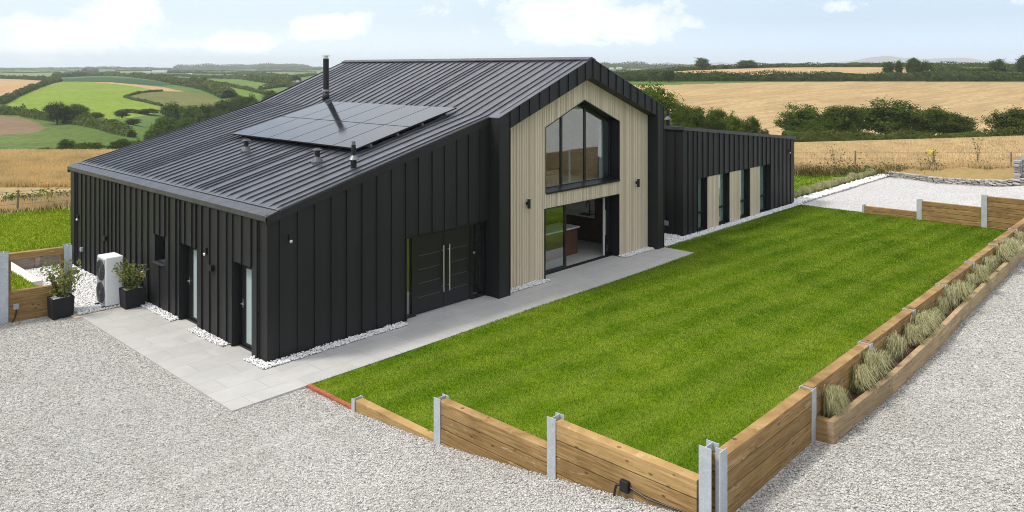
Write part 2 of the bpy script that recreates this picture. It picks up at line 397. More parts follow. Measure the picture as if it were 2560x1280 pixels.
# fields: outlines on bearings / dips
FIELDS = [
 ('gold', [(-900,380),(-900,560),(0,560),(700,560),(700,380)]),
 ('rough', [(-900,384),(-900,292),(0,286),(120,300),(300,345),(470,384)]),
 ('plough', [(-900,340),(-900,285),(0,290),(60,296),(104,312),(112,320),(96,330),(60,334),(0,338)]),
 ('bright', [(0,286),(0,262),(45,240),(90,222),(155,204),(250,206),(330,214),(400,227),(360,231),(318,244),(350,252),(405,266),(405,280),(320,296),(200,300),(120,298)]),
 ('bright', [(-900,280),(-900,262),(0,262),(0,286)]),
 ('gold_pink', [(-900,256),(-900,196),(0,197),(140,202),(152,205),(110,216),(60,236),(0,258)]),
 ('crop', [(145,201),(160,196),(250,192),(330,196),(390,203),(440,212),(400,215),(280,206),(160,204)]),
 ('gold_pink', [(160,203.5),(280,206),(400,217),(462,229),(440,229),(400,227),(330,214.5),(250,206.5)]),
 ('olive', [(318,244),(345,234),(380,229),(462,229),(520,236),(545,252),(520,275),(405,268),(350,253)]),
 ('bright2', [(395,196),(460,201),(560,213),(665,236),(600,246),(540,228),(500,212),(440,203)]),
 ('green2', [(500,197),(600,200),(690,212),(735,222),(660,232),(560,212),(470,200)]),
 ('pale', [(-900,195),(-900,178),(0,178),(160,178),(150,186),(110,196),(0,196)]),
 ('pale2', [(160,178),(300,176),(420,177),(560,177),(800,178),(800,186),(560,184),(380,182),(250,186)]),
 ('gold2', [(900,390),(900,214),(1500,213),(1640,213),(1900,206),(2200,203.5),(2560,206),(3400,208),(3400,345)]),
 ('gold3', [(1100,197),(1100,186),(1500,184),(1700,173),(1800,170.5),(2000,168.5),(2250,168),(2400,176),(2420,182),(2330,184),(2000,185),(1700,196)]),
 ('stubble', [(1500,342),(1500,460),(3400,460),(3400,328),(2560,345),(2000,365)]),
 ('hill', [(1400,175),(1400,120),(2800,120),(2800,175)]), ('pale', [(1540,181),(1570,171),(1680,168),(1760,168),(1740,171),(1650,176)]),
]
def mk_field(name, a, b, streak=None, bumpk=.4, fine=None):
    t = NT(name); P = t.pos(); n = t.noise(P, .02, 5, .6); n2 = t.noise(P, .35, 5, .65)
    base = t.mix(t.ramp(n, [(.3, 0), (.7, 1)]), a, b)
    base = t.mix(t.math('MULTIPLY', t.ramp(n2, [(.35, 1), (.62, 0)]), .4), base, [k*.55 for k in a])
    if streak:
        sn = t.noise(t.pos((streak[1], streak[0], 1), (0, 0, streak[2])), 1, 4, .6)
        base = t.mix(t.math('MULTIPLY', t.ramp(sn, [(.42, 1), (.56, 0)]), .5), base, [k*.62 for k in a])
    if fine:
        f = t.noise(P, fine, 3, .7); base = t.mix(t.math('MULTIPLY', t.ramp(f, [(.36, 1), (.55, 0)]), .55), base, [k*.5 for k in a])
    t.principled(base, .95, 0, .05, t.bump(n2, bumpk, .3)); return t.mat
FM = {
 'land': mk_field('far_pasture', (.085,.145,.03), (.125,.185,.05)),
 'gold': mk_field('ripe_wheat_field', (.42,.31,.15), (.52,.40,.215), (.9, .05, R(-20)), .6, 2.2),
 'rough': mk_field('rough_pasture', (.085,.135,.028), (.15,.195,.055), None, .8, .5),
 'plough': mk_field('ploughed_earth', (.185,.125,.072), (.24,.17,.105)),
 'bright': mk_field('bright_pasture', (.185,.26,.028), (.225,.30,.045), None, .4, .25),
 'bright2': mk_field('mown_pasture', (.115,.19,.025), (.15,.22,.04)),
 'green2': mk_field('long_meadow', (.105,.175,.03), (.15,.2,.05)),
 'gold_pink': mk_field('cut_cornfield', (.42,.27,.13), (.50,.34,.18), (.25, .01, R(35)), .3),
 'crop': mk_field('dark_root_crop', (.032,.075,.028), (.045,.095,.035)),
 'olive': mk_field('olive_pasture', (.135,.145,.04), (.185,.175,.06), None, .5, .3),
 'pale': mk_field('pale_far_field', (.15,.20,.065), (.19,.24,.09)),
 'pale2': mk_field('paler_far_field', (.14,.195,.06), (.20,.235,.10)),
 'gold2': mk_field('golden_barley_field', (.42,.295,.14), (.52,.375,.195), (.32, .02, R(58)), .5, .8),
 'gold3': mk_field('upper_barley_field', (.43,.285,.14), (.52,.36,.185), (.2, .012, R(55)), .4),
 'hill': mk_field('far_moor', (.17,.165,.14), (.22,.21,.175)),
 'stubble': mk_field('pale_stubble_field', (.44,.335,.19), (.55,.435,.265), (.8, .05, R(48)), .5, 1.6),
}
FK = list(FM)
def inpoly(x, y, poly):
    c = np.zeros(x.shape, bool); n = len(poly)
    for i in range(n):
        (x0, y0), (x1, y1) = poly[i], poly[(i+1) % n]
        if y0 == y1: continue
        c ^= ((y0 > y) != (y1 > y)) & (x < (x1-x0)*(y-y0)/(y1-y0) + x0)
    return c
# one sheet: fine in front, coarse behind
ang = np.concatenate([np.linspace(R(-180), R(-44), 40, endpoint=False), np.linspace(R(-44), R(44), 620, endpoint=False), np.linspace(R(44), R(180), 41)])
rad = np.concatenate([[1, 15, 24, 31], np.exp(np.linspace(math.log(36), math.log(1500), 330)), np.exp(np.linspace(math.log(1530), math.log(13500), 60))])
A, D = np.meshgrid(ang, rad, indexing='ij')
inside = np.abs(A) < R(52)
XB = np.where(inside, CX + F*np.tan(np.clip(A, -R(52), R(52))), np.where(A > 0, CX + F*math.tan(R(52)), CX - F*math.tan(R(52))))
back = np.abs(A) > R(70)
DZ = np.where(inside, D*1.0, D)
Z = land_z(XB, DZ)
# behind the viewpoint the drive side runs on as level farmland
kb = np.clip((np.abs(A) - R(55))/R(40), 0, 1)
Z = Z*(1-kb) + kb*np.where(D < 40, -.6, np.minimum(1.0 + D*.004, 16))
RR = np.where(inside, D/np.cos(np.where(inside, A, 0)), D/math.cos(R(52)))
U = CAM[0] + RR*(FW[0]*np.cos(A) + RT[0]*np.sin(A)); V = CAM[1] + RR*(FW[1]*np.cos(A) + RT[1]*np.sin(A))
na, nr = A.shape
idx = np.arange(na*nr).reshape(na, nr)
q = np.stack([idx[:-1,:-1], idx[1:,:-1], idx[1:,1:], idx[:-1,1:]], -1).reshape(-1, 4)
xc = (XB[:-1,:-1] + XB[1:,1:])/2; dc = (D[:-1,:-1] + D[1:,1:])/2; zc = (Z[:-1,:-1] + Z[1:,1:])/2
yc = Y0 + F*(H - zc)/dc
mi = np.zeros(xc.shape, int)
vis = (np.abs(A[:-1,:-1]) < R(52))
dl = {'gold': (0, 70), 'stubble': (0, 90), 'rough': (100, 420), 'plough': (150, 420), 'gold2': (90, 372), 'gold3': (345, 580), 'crop': (500, 1400), 'hill': (5200, 20000)}
left_only = {'gold', 'rough', 'plough', 'bright', 'gold_pink', 'crop', 'olive', 'bright2', 'green2', 'pale2'}
for nm, poly in FIELDS:
    m = inpoly(xc, yc, poly) & vis
    if nm in dl: m &= (dc > dl[nm][0]) & (dc < dl[nm][1])
    if nm not in ('gold', 'stubble'): m &= dc > 90
    mi[m] = FK.index(nm)
mi[(dc < 64) & (xc < 900)] = FK.index('gold')
ground = np_obj('ground', np.stack([U, V, Z], -1).reshape(-1, 3), q, [FM[k] for k in FK], mi.ravel(), True)
kind(ground, 'structure')

# ---------------------------------------------------------------- foliage scatter
def leaf_quads(P, N, size, rng, droop=0.0, aspect=1.7):
    n = len(P); a = rng.normal(size=(n, 3)); a /= np.linalg.norm(a, axis=1)[:, None]
    Nn = N + rng.normal(size=(n, 3))*.55; Nn /= np.linalg.norm(Nn, axis=1)[:, None]
    t = np.cross(Nn, a); t /= np.linalg.norm(t, axis=1)[:, None]; b = np.cross(Nn, t)
    s = size*(.6 + .8*rng.random((n, 1)))
    w = s/aspect
    bend = Nn*s*.18
    V = np.stack([P - t*s*.5 - bend, P + b*w*.5, P + t*s*.5 - bend, P - b*w*.5], 1)
    V[..., 2] -= 0
    return V.reshape(-1, 3), np.arange(4*n).reshape(n, 4)
def crown(rng, lobes, n_cl, per, size, spread):
    """leaf clumps spread through a set of ellipsoid lobes (cx, cy, cz, rx, ry, rz)"""
    Ps, Ns = [], []
    vol = np.array([l[3]*l[4]*l[5] for l in lobes])**.67; pr = vol/vol.sum()
    for k in rng.choice(len(lobes), n_cl, p=pr):
        cx, cy, cz, rx, ry, rz = lobes[k]
        d = rng.normal(size=3); d /= np.linalg.norm(d); d[2] = d[2] if d[2] > -.35 else -d[2]*.5
        rr = .55 + .5*rng.random()**.6
        c = np.array([cx, cy, cz]) + d*np.array([rx, ry, rz])*rr
        m = int(per*(.5 + rng.random()))
        sp = spread*(.6 + .8*rng.random())
        p = rng.normal(size=(m, 3))*np.array([sp, sp, sp*.55])
        Ps.append(c + p); out = p/ (np.linalg.norm(p, axis=1)[:, None]+1e-6)
        Ns.append(out*.8 + d*.5 + np.array([0, 0, .6]))
    return leaf_quads(np.concatenate(Ps), np.concatenate(Ns), size, rng)
def make_tree(seed, style):
    """unit tree: height 1, returns crown mesh, trunk mesh"""
    rng = np.random.default_rng(seed); r = random.Random(seed)
    hb, w, n_l = {'round': (.10, .46, 15), 'oak': (.05, .66, 20), 'tall': (.04, .29, 15), 'bush': (-.02, .56, 14)}[style]
    cz, hz = (1+hb)/2, (1-hb)/2
    lobes = [(0, 0, cz*.92, w*.66, w*.66, hz*.78), (0, 0, cz*.55, w*.7, w*.7, hz*.5)]
    for i in range(n_l):
        ct = 1 - 2*(i+.5)/n_l; ct = ct*.92 + r.uniform(-.12, .12); st = math.sqrt(max(.05, 1-ct*ct)); a = i*2.39996 + r.uniform(-.4, .4)
        k = r.uniform(.56, .78); s = r.uniform(.30, .46)
        lobes.append((math.cos(a)*st*k*w, math.sin(a)*st*k*w, cz + ct*k*hz, s*w, s*w, s*hz*r.uniform(.75, 1.0)))
    Vv, Ff = crown(rng, lobes, 300 if style != 'oak' else 440, 36, .042, .05 + .025*w)
    Vv[:, 2] = np.clip(Vv[:, 2], .005, None)
    mb = MB(); hb = max(hb, .12); top = Vector((r.uniform(-.03, .03), r.uniform(-.03, .03), hb+.28))
    mb.tube((0, 0, -.04), (0, 0, hb*.6+.02), .042, .03, 9); mb.tube((0, 0, hb*.6+.02), top, .03, .02, 9)
    for i in range(9):
        a = 2*math.pi*i/9 + r.random(); z0 = r.uniform(hb*.8, hb+.25)
        m_ = Vector((math.cos(a)*w*.32, math.sin(a)*w*.32, z0+r.uniform(.1, .18)))
        e_ = Vector((math.cos(a+.2)*w*.62, math.sin(a+.2)*w*.62, z0+r.uniform(.2, .4)))
        mb.tube((0, 0, z0), m_, .015, .010, 6); mb.tube(m_, e_, .010, .004, 6)
    return (Vv, Ff), mb
TREES = {}
def tree_src(style, k, leafmat):
    key = (style, k, leafmat)
    if key not in TREES:
        (Vv, Ff), mb = make_tree({'round': 10, 'oak': 20, 'tall': 30, 'bush': 40}[style] + k, style)
        root = thing('bush' if style == 'bush' else 'tree', 'x', 'tree', local=True)
        c = np_obj('crown', Vv, Ff, M[leafmat]); c.parent = root
        t = mb.build('trunk', M['bark']); t.parent = root
        TREES[key] = root; root['fresh'] = 1
    return TREES[key]
def tree(x, ytop, d, wpx, style, label, k=0, mat='leaf', group=None, rz=None, zb=None):
    u, v = at(x, d); z0 = float(land_z(np.array(x), np.array(d))) if zb is None else zb
    h = H - (ytop - Y0)/F*d - z0
    src = tree_src(style, k, mat)
    if 'fresh' in src: del src['fresh']; o = src
    else: o = copy_tree(src)
    wu = {'round': 1.0, 'oak': 1.42, 'tall': .63, 'bush': 1.2}[style]
    w = wpx/F*d/wu
    o.location = (u, v, z0); o.scale = (w, w, h/1.0); o.rotation_euler = (0, 0, rz if rz is not None else (x*7.3) % 6.28)
    o['label'] = label; o['category'] = 'bush' if style == 'bush' else 'tree'
    if group: o['group'] = group
    return o
def hedge(pts, hgt, wid, label, mat='hedge', leaf=None, dens=1.0, name='hedge', cat='hedge', var=.35, seed=1, group=None):
    """pts: list of (x, y) sight bearings on the land, or (u, v, z) world points"""
    rng = np.random.default_rng(seed)
    W = np.array([hp(*p) if len(p) == 2 else p for p in pts], float)
    seg = np.linalg.norm(np.diff(W[:, :2], axis=0), axis=1); L = seg.sum(); cum = np.concatenate([[0], np.cumsum(seg)])
    leaf = leaf or hgt*.22
    n = int(min(30000, dens*L*hgt*2.0/(leaf*leaf)*2.2)); n = max(n, 200)
    s = rng.random(n)*L
    wob = sum(np.sin(s/(hgt*k_) + rng.random()*6) for k_ in (.9, 2.3, 5.1))/3
    c = np.stack([np.interp(s, cum, W[:, i]) for i in range(3)], 1)
    i = np.clip(np.searchsorted(cum, s) - 1, 0, len(seg)-1); dr = np.diff(W[:, :2], axis=0)[i]; dr /= np.linalg.norm(dr, axis=1)[:, None]+1e-9
    nr_ = np.stack([-dr[:, 1], dr[:, 0]], 1)
    a = rng.random(n)*math.pi; hh = hgt*(1 + var*wob); q = .75 + .3*rng.random(n)
    c[:, :2] += nr_*(np.cos(a)*wid*.5*q)[:, None]; c[:, 2] += np.sin(a)**.7*hh*q*.92 + .1*hgt*rng.random(n)
    N = np.stack([nr_[:, 0]*np.cos(a), nr_[:, 1]*np.cos(a), np.sin(a)+.4], 1)
    Vv, Ff = leaf_quads(c, N, leaf, rng, aspect=1.4)
    # woody core so that the fields behind do not show through
    m = max(3, min(140, int(L/(hgt*.5)))); sc = np.linspace(0, L, m); ci = np.stack([np.interp(sc, cum, W[:, k]) for k in range(3)], 1)
    ii = np.clip(np.searchsorted(cum, sc) - 1, 0, len(seg)-1); dd = np.diff(W[:, :2], axis=0)[ii]; dd /= np.linalg.norm(dd, axis=1)[:, None]+1e-9; nn = np.stack([-dd[:, 1], dd[:, 0]], 1)
    wc = sum(np.sin(sc/(hgt*k_) + rng.random()*6) for k_ in (.9, 2.3, 5.1))/3
    prof = [(-.42, -.06), (-.40, .40), (-.22, .74), (.0, .82), (.22, .74), (.40, .40), (.42, -.06)]; K = len(prof); cv = []
    for a_, b_ in prof:
        p_ = ci.copy(); p_[:, :2] += nn*(a_*wid*(.85+.3*rng.random(m)))[:, None]; p_[:, 2] += b_*hgt*(1 + var*wc)*(.85+.25*rng.random(m)); cv.append(p_)
    cv = np.stack(cv, 1).reshape(-1, 3); ix = np.arange(m*K).reshape(m, K) + len(Vv)
    cf = np.stack([ix[:-1,:-1], ix[1:,:-1], ix[1:,1:], ix[:-1,1:]], -1).reshape(-1, 4)
    o = np_obj(name, np.concatenate([Vv, cv]), np.concatenate([Ff, cf]), [M[mat]])
    if label: tag(o, label, cat, group)
    return o
# ================================================================ TREES, HEDGES, FAR BUILDINGS
G1 = 'trees in the valley on the left'; G2 = 'trees along the edge of the golden field'; G3 = 'trees on the upper hedge line'
# left hedgerow below the bright pasture
tree(143, 254, 296, 62, 'round', 'dense dark tree, left one of the pair in the hedgerow below the bright pasture', 1, 'leaf_d', G1, 1.0)
tree(196, 257, 300, 58, 'round', 'open crowned tree with pale limbs, right one of the pair below the bright pasture', 2, 'leaf', G1, 2.2)
tree(240, 279, 320, 40, 'bush', 'low round bush right of the paired hedgerow trees', 0, 'leaf', G1)
tree(305, 276, 330, 34, 'tall', 'dark upright tree at the low corner of the rough pasture', 0, 'leaf_d', G1, .5)
tree(333, 296, 300, 36, 'tall', 'dark ivy covered tree nearest the roof edge at the pasture corner', 1, 'leaf_d', G1, 1.9)
tree(322, 272, 380, 58, 'round', 'broad tree behind the dark upright ones at the pasture corner', 0, 'leaf', G1)
tree(370, 272, 380, 64, 'oak', 'wide dark tree in the valley bottom left of the wood', 0, 'leaf_d', G1)
tree(275, 298, 305, 46, 'bush', 'dark bush spreading out of the hedge below the pale meadow', 1, 'leaf_d', G1)
tree(228, 300, 300, 22, 'bush', 'small dark bush in the hedge under the paired trees', 2, 'leaf_d', G1)
for i, (x, yt, d, w, st, k, mt, lb) in enumerate([
 (432, 254, 330, 60, 'round', 1, 'leaf', 'rounded valley tree, first of the wood left of the roof'),
 (478, 259, 315, 62, 'round', 0, 'leaf_l', 'grey green valley tree in the wood beside the roof'),
 (415, 288, 260, 66, 'oak', 1, 'leaf_l', 'bright green spreading tree in front of the valley wood'),
 (460, 292, 240, 60, 'round', 2, 'leaf', 'mid green tree close above the roof line at the wood edge'),
 (385, 318, 240, 50, 'bush', 0, 'leaf', 'light green bush touching the roof line left of the wood'),
 (518, 258, 330, 46, 'tall', 2, 'leaf_d', 'dark slim tree in the middle of the valley wood'),
 (552, 245, 340, 50, 'round', 2, 'leaf', 'tall rounded tree in the valley wood over the roof'),
 (592, 236, 345, 62, 'oak', 2, 'leaf', 'spreading tree with a crooked top right of the wood'),
 (626, 233, 350, 38, 'round', 1, 'leaf_d', 'small dark tree at the right end of the valley wood'),
 (548, 270, 280, 52, 'bush', 1, 'leaf_d', 'dark bush low in the valley wood over the roof edge'),
 (568, 272, 260, 44, 'bush', 2, 'leaf_l', 'yellow green bush beside the roof edge'),
 (640, 245, 320, 46, 'bush', 0, 'leaf_l', 'pale green bush right of the valley wood'),
 (676, 222, 400, 46, 'round', 0, 'leaf', 'tree behind the roof slope right of the wood'),
 (500, 285, 270, 50, 'oak', 0, 'leaf', 'green oak in front of the valley wood')]):
    tree(x, yt, d, w, st, lb, k, mt, G1)
# lower scrub behind the wheat
for x, yt, d, w, k, mt, lb in [(168, 344, 190, 52, 0, 'leaf', 'grey green scrub bush behind the wheat field, topmost of the clump'),
 (222, 352, 175, 78, 1, 'leaf', 'widest scrub bush behind the wheat field'), (110, 366, 170, 56, 2, 'leaf_d', 'low scrub bush left of the clump behind the wheat'),
 (60, 374, 165, 50, 1, 'leaf', 'lowest scrub bush at the far left behind the wheat'), (300, 344, 190, 60, 0, 'leaf_d', 'dark scrub bush next to the roof corner'),
 (338, 346, 200, 44, 2, 'leaf_l', 'yellow green bush between the scrub and the roof edge'), (378, 328, 215, 40, 1, 'leaf', 'bush just above the roof edge below the dark trees')]:
    tree(x, yt, d, w, 'bush', lb, k, mt, 'scrub bushes behind the wheat')
GH = 'hedges between the far fields'
hedge([(-300,282),(-60,284),(0,286),(30,288),(60,289)], 4.6, 4, 'dark hedge at far left under the bright pasture', 'hedge', seed=2, group=GH, leaf=.9)
hedge([(60,291),(100,298),(150,306),(200,312),(250,322),(300,336),(330,344)], 3.6, 3.5, 'dark hedge running down to the pasture corner', seed=3, group=GH, leaf=.8)
hedge([(-200,330),(-60,285),(0,262),(40,242),(70,229),(110,214),(150,204)], 4.2, 5, 'thick hedge climbing between the cut cornfield and the bright pasture', seed=4, group=GH, leaf=1.0)
hedge([(-300,196),(0,196.5),(60,198.5),(100,201),(140,202.5)], 4.5, 5, 'level hedge along the top of the cut cornfield', seed=5, group=GH, leaf=1.4)
hedge([(312,243.5),(330,238),(350,233),(380,229.5),(405,228.5)], 1.6, 2, 'low broken hedge on the upper side of the olive pasture', seed=6, group=GH, leaf=.8)
hedge([(312,244),(330,249),(360,255),(405,266)], 1.6, 2, 'low broken hedge on the lower side of the olive pasture', seed=7, group=GH, leaf=.8)
hedge([(134,194),(170,193),(215,190.5)], 6.5, 12, 'dark belt of trees at the left end of the root crop', seed=8, group=GH, leaf=2.2, var=.6)
hedge([(215,191),(260,189.5),(300,190.5),(340,193)], 4, 8, 'thin line of trees along the back of the root crop', seed=9, group=GH, leaf=2, var=.7)
hedge([(335,193),(380,198),(410,203),(440,209)], 5.5, 10, 'dark hedge with round trees at the right end of the root crop', seed=10, group=GH, leaf=2, var=.6)
hedge([(440,210),(480,216),(520,224),(545,233),(575,246)], 7, 12, 'wooded hedge dropping into the valley right of the olive pasture', seed=11, group=GH, leaf=2, var=.5)
hedge([(395,195),(460,201),(520,207),(560,213),(620,225),(665,236)], 2.6, 4, 'hedge between the two mown pastures', seed=12, group=GH, leaf=1.5)
hedge([(515,196),(560,196.5),(615,198.5)], 5, 8, 'row of round trees at the top of the meadow', seed=13, group=GH, leaf=2.4, var=.7)
hedge([(615,199),(650,204),(690,210),(730,218),(760,222)], 5.5, 10, 'wooded hedge on the right edge of the meadow', seed=14, group=GH, leaf=2.2, var=.5)
hedge([(650,225),(690,219),(730,216)], 3.5, 5, 'hedge at the foot of the meadow by the roof', seed=15, group=GH, leaf=1.6)
for i, (pts, h, lb) in enumerate([
 ([(0,181.5),(60,182.5),(150,181)], 5, 'thin far hedge across the pale fields at far left'),
 ([(-200,175.5),(0,175.5),(150,176),(180,180)], 5, 'far hedge on the skyline side of the pale fields at left'),
 ([(160,186),(240,184),(300,182)], 9, 'far hedge above the root crop'),
 ([(210,181),(240,178.5)], 16, 'dark far copse above the belt of trees'),
 ([(290,177.5),(400,177.5),(560,178),(640,180.5),(790,181)], 6, 'long far hedge across the paler fields'),
 ([(395,190),(450,191),(520,194)], 7, 'far hedge left of the meadow'),
 ([(420,183),(500,184),(610,186.5)], 9, 'middle far hedge across the paler fields'),
 ([(600,184),(650,189),(700,197),(740,204)], 10, 'broad blue copse on the slope left of the flue'),
 ([(700,198),(760,192),(790,188)], 7, 'far hedge behind the flue'),
 ([(640,176.5),(730,177),(800,175)], 7, 'highest far hedge left of the flue')]):
    hedge(pts, h*.55, h*1.1, lb, 'hedge', seed=30+i, group=GH, leaf=h*.2, var=.5)
# distant wooded skyline: countless trees seen as one blue mass
def wood(xs, d, h, seed, leaf):
    o = hedge([(*at(x, d), float(land_z(np.array(float(x)), np.array(float(d))))) for x in xs], h, h*3, None, 'hedge', leaf=leaf, seed=seed, var=.3, name='distant_woodland')
    kind(o, 'stuff', 'blue grey mass of distant woodland along the skyline', 'woodland'); return o
wood(range(215, 830, 40), 3100, 11, 60, 4)
wood(range(440, 800, 30), 3700, 24, 61, 5)
wood(range(-300, 230, 40), 3500, 8, 62, 3.5)
wood(range(1470, 1760, 30), 1900, 11, 63, 3)
wood(range(1470, 1640, 30), 2100, 17, 64, 4)

# right hand side
tree(1632, 205, 92, 128, 'round', 'big bright green tree behind the right roof edge', 1, 'leaf_l', G2, .4)
tree(1585, 214, 98, 90, 'round', 'bright tree half hidden by the gable roof edge', 0, 'leaf_l', G2, .4)
for x, yt, d, w, st, k, mt, lb in [
 (1702, 258, 108, 60, 'oak', 0, 'leaf', 'bushy tree filling the gap between the gable edge and the wing row'),
 (1733, 260, 104, 82, 'round', 0, 'leaf', 'rounded tree behind the flat wing, left of its row'),
 (1790, 266, 106, 70, 'oak', 1, 'leaf_l', 'light green tree in the middle of the row behind the wing'),
 (1836, 275, 104, 60, 'bush', 2, 'leaf_l', 'small leafy tree behind the middle of the wing'),
 (1876, 285, 102, 64, 'bush', 0, 'leaf', 'low bushy tree behind the right end of the wing'),
 (1912, 318, 100, 30, 'bush', 1, 'leaf', 'last small bush of the row behind the wing'),
 (2000, 257, 112, 112, 'round', 2, 'leaf', 'dark round tree at the left of the big clump by the stubble field'),
 (2105, 259, 112, 120, 'round', 0, 'leaf_d', 'broad oak left of the middle in the big clump'),
 (2215, 245, 114, 170, 'round', 2, 'leaf_d', 'tallest broad oak in the middle of the big clump'),
 (2325, 264, 112, 120, 'round', 1, 'leaf', 'broad oak right of the middle in the big clump'),
 (2396, 282, 110, 90, 'round', 1, 'leaf_d', 'smaller oak at the right end of the big clump'),
 (2050, 290, 104, 90, 'bush', 1, 'leaf', 'dark bush at the foot of the clump on its left'),
 (2150, 318, 101, 110, 'bush', 2, 'leaf_d', 'low bush at the foot of the clump in its middle'),
 (2270, 320, 101, 110, 'bush', 0, 'leaf_d', 'low bush at the foot of the clump right of its middle'),
 (2540, 266, 110, 130, 'oak', 1, 'leaf_d', 'dark oak at the right edge beside the stubble field'),
 (2620, 280, 110, 120, 'oak', 0, 'leaf_d', 'dark oak just beyond the right edge'),
 (2495, 320, 102, 60, 'bush', 1, 'leaf', 'bush at the left foot of the dark right edge oak')]:
    tree(x, yt, d, w, st, lb, k, mt, G2, None, -4.2)
hedge([(u_, v_, z_) for u_, v_, z_ in [(*at(x, 97), -3.2) for x in (1960, 2100, 2250, 2400, 2480, 2560, 2700)]], 1.9, 3, 'rough hedge at the foot of the big tree clump', 'hedge', seed=70, leaf=.3, group='hedges round the golden fields')
def hline(xs, d, z=None): return [(*at(x, d), float(land_z(np.array(float(x)), np.array(float(d))))) for x in xs]
hedge(hline(range(950, 2900, 50), 362), 4.6, 5, 'long thick hedge between the two golden fields', 'hedge', seed=71, leaf=.8, dens=1.3, var=.25, group='hedges round the golden fields')
hedge([(*at(x, d), float(land_z(np.array(float(x)), np.array(float(d))))) for x, d in [(1000, 556), (1300, 556), (1500, 556), (1700, 556), (1900, 556), (2100, 556), (2300, 556), (2450, 540), (2600, 520), (2900, 500)]], 3.4, 4, 'hedge along the crest above the upper golden field', 'hedge', seed=72, leaf=.9, dens=1.2, group='hedges round the golden fields')
hedge(hline((2330, 2400, 2460, 2520, 2600, 2800), 400), 6.2, 6, 'tall rough hedge at the right end of the upper golden field', 'hedge', seed=73, leaf=.9, var=.5, group='hedges round the golden fields')
tree(1672, 172, 352, 30, 'tall', 'ivy covered upright tree standing alone in the long hedge', 1, 'leaf_d', G3, .3)
tree(1755, 142.5, 548, 42, 'round', 'lone round tree on the crest left of the wing', 2, 'leaf', G3)
tree(1868, 149, 552, 50, 'oak', 'lone low spreading tree on the crest above the wing', 1, 'leaf', G3)
for x, yt, d, w, k, lb in [(1786, 162, 556, 22, 0, 'small bush right of the lone round crest tree'), (1812, 163, 556, 24, 1, 'small bush between the two lone crest trees'), (1900, 164, 556, 16, 2, 'tiny bush right of the spreading crest tree')]:
    tree(x, yt, d, w, 'bush', lb, k, 'leaf_d', G3)
for x, yt, w, st, k, lb in [(2222, 152, 28, 'tall', 0, 'slim tree, left end of the group of four in the long hedge'), (2248, 149, 20, 'tall', 2, 'thin tree, second in the group of four in the long hedge'),
  (2282, 141, 40, 'round', 0, 'tallest rounded tree in the group of four in the long hedge'), (2312, 150, 30, 'round', 1, 'round tree, right end of the group of four in the long hedge')]:
    tree(x, yt, 366, w, st, lb, k, 'leaf', G3)
tree(2491, 145, 385, 50, 'round', 'dark round tree rising from the tall hedge near the right edge', 2, 'leaf_d', G3)
tree(2450, 166, 380, 40, 'bush', 'dark bush left of the round tree in the tall hedge', 1, 'leaf_d', G3)
tree(2562, 136, 385, 36, 'tall', 'tall tree cut by the right edge on the skyline', 2, 'leaf_d', G3)
for x, yt, w, k, lb in [(2075, 160, 70, 0, 'dark low trees behind the crest, left clump'), (2140, 156, 60, 1, 'dark low trees behind the crest, middle clump'), (2180, 159, 40, 2, 'dark low trees behind the crest, right clump'), (2035, 158, 16, 2, 'small tree on the crest left of the dark clumps')]:
    tree(x, yt, 640, w, 'bush', lb, k, 'leaf_d', 'dark trees behind the crest')

# far farms and wind turbines
M['farwall'] = plain('pale_farm_wall', (.7, .7, .68), .8); M['farroof'] = plain('grey_farm_roof', (.42, .43, .45), .7); M['slate'] = plain('slate_roof', (.16, .16, .17), .7)
def farm(x, y, wpx, hpx, label, depth=None, name='farm_shed', cat='farm building', roof='farroof', asp=.5):
    d, z = hit(x, y); u, v = at(x, d); w = wpx/F*d; h = hpx/F*d
    t = thing(name, label, cat, (u, v, z-.5), 'far farm buildings and cottages', True, -math.pi/2 + TH + R(10))
    a = w/2; b = w*asp/2; e = h*.6
    m = MB().box(-a, a, -b, b, 0, e); m.prism([(-a, -b, e), (-a, b, e), (-a, 0, h)], (.02, 0, 0)); m.prism([(a-.02, -b, e), (a-.02, b, e), (a-.02, 0, h)], (.02, 0, 0)); m.build('wall', M['farwall'], t)
    r = MB(); o = w*.03
    for s in (-1, 1): r.prism([(-a-o, s*(b+o), e-o*.3), (a+o, s*(b+o), e-o*.3), (a+o, 0, h+.1), (-a-o, 0, h+.1)], (0, 0, h*.05))
    r.build('roof', M[roof], t)
    return t
farm(400, 181.5, 34, 5.5, 'long white farm shed far off in the left fields', asp=.3)
farm(371, 182.5, 9, 4, 'small grey shed left of the long white farm shed')
farm(361, 182.8, 7, 4, 'smallest grey shed at the left of the far farm')
farm(473, 187, 14, 4, 'white roofed shed half way along the far fields', asp=.4)
for i, (x, y, w, h, lb) in enumerate([(727, 208, 7, 5, 'white cottage, lower left of the far village by the roof'), (735, 206, 6, 5, 'white cottage in the middle of the far village by the roof'), (744, 205, 8, 6, 'white cottage with a tall gable in the far village by the roof'), (752, 203, 7, 5, 'white cottage, right end of the far village by the roof')]):
    farm(x, y, w, h, lb, name='cottage', cat='cottage', roof='slate', asp=.7)
farm(1529, 173.5, 10, 5, 'grey farm shed, left of the two right of the gable', roof='farroof')
farm(1548, 173, 14, 5, 'long grey farm shed, right of the two beside the gable', roof='farroof', asp=.35)
farm(2117, 165.2, 16, 6, 'farmhouse roof showing among the dark trees on the crest', roof='slate')
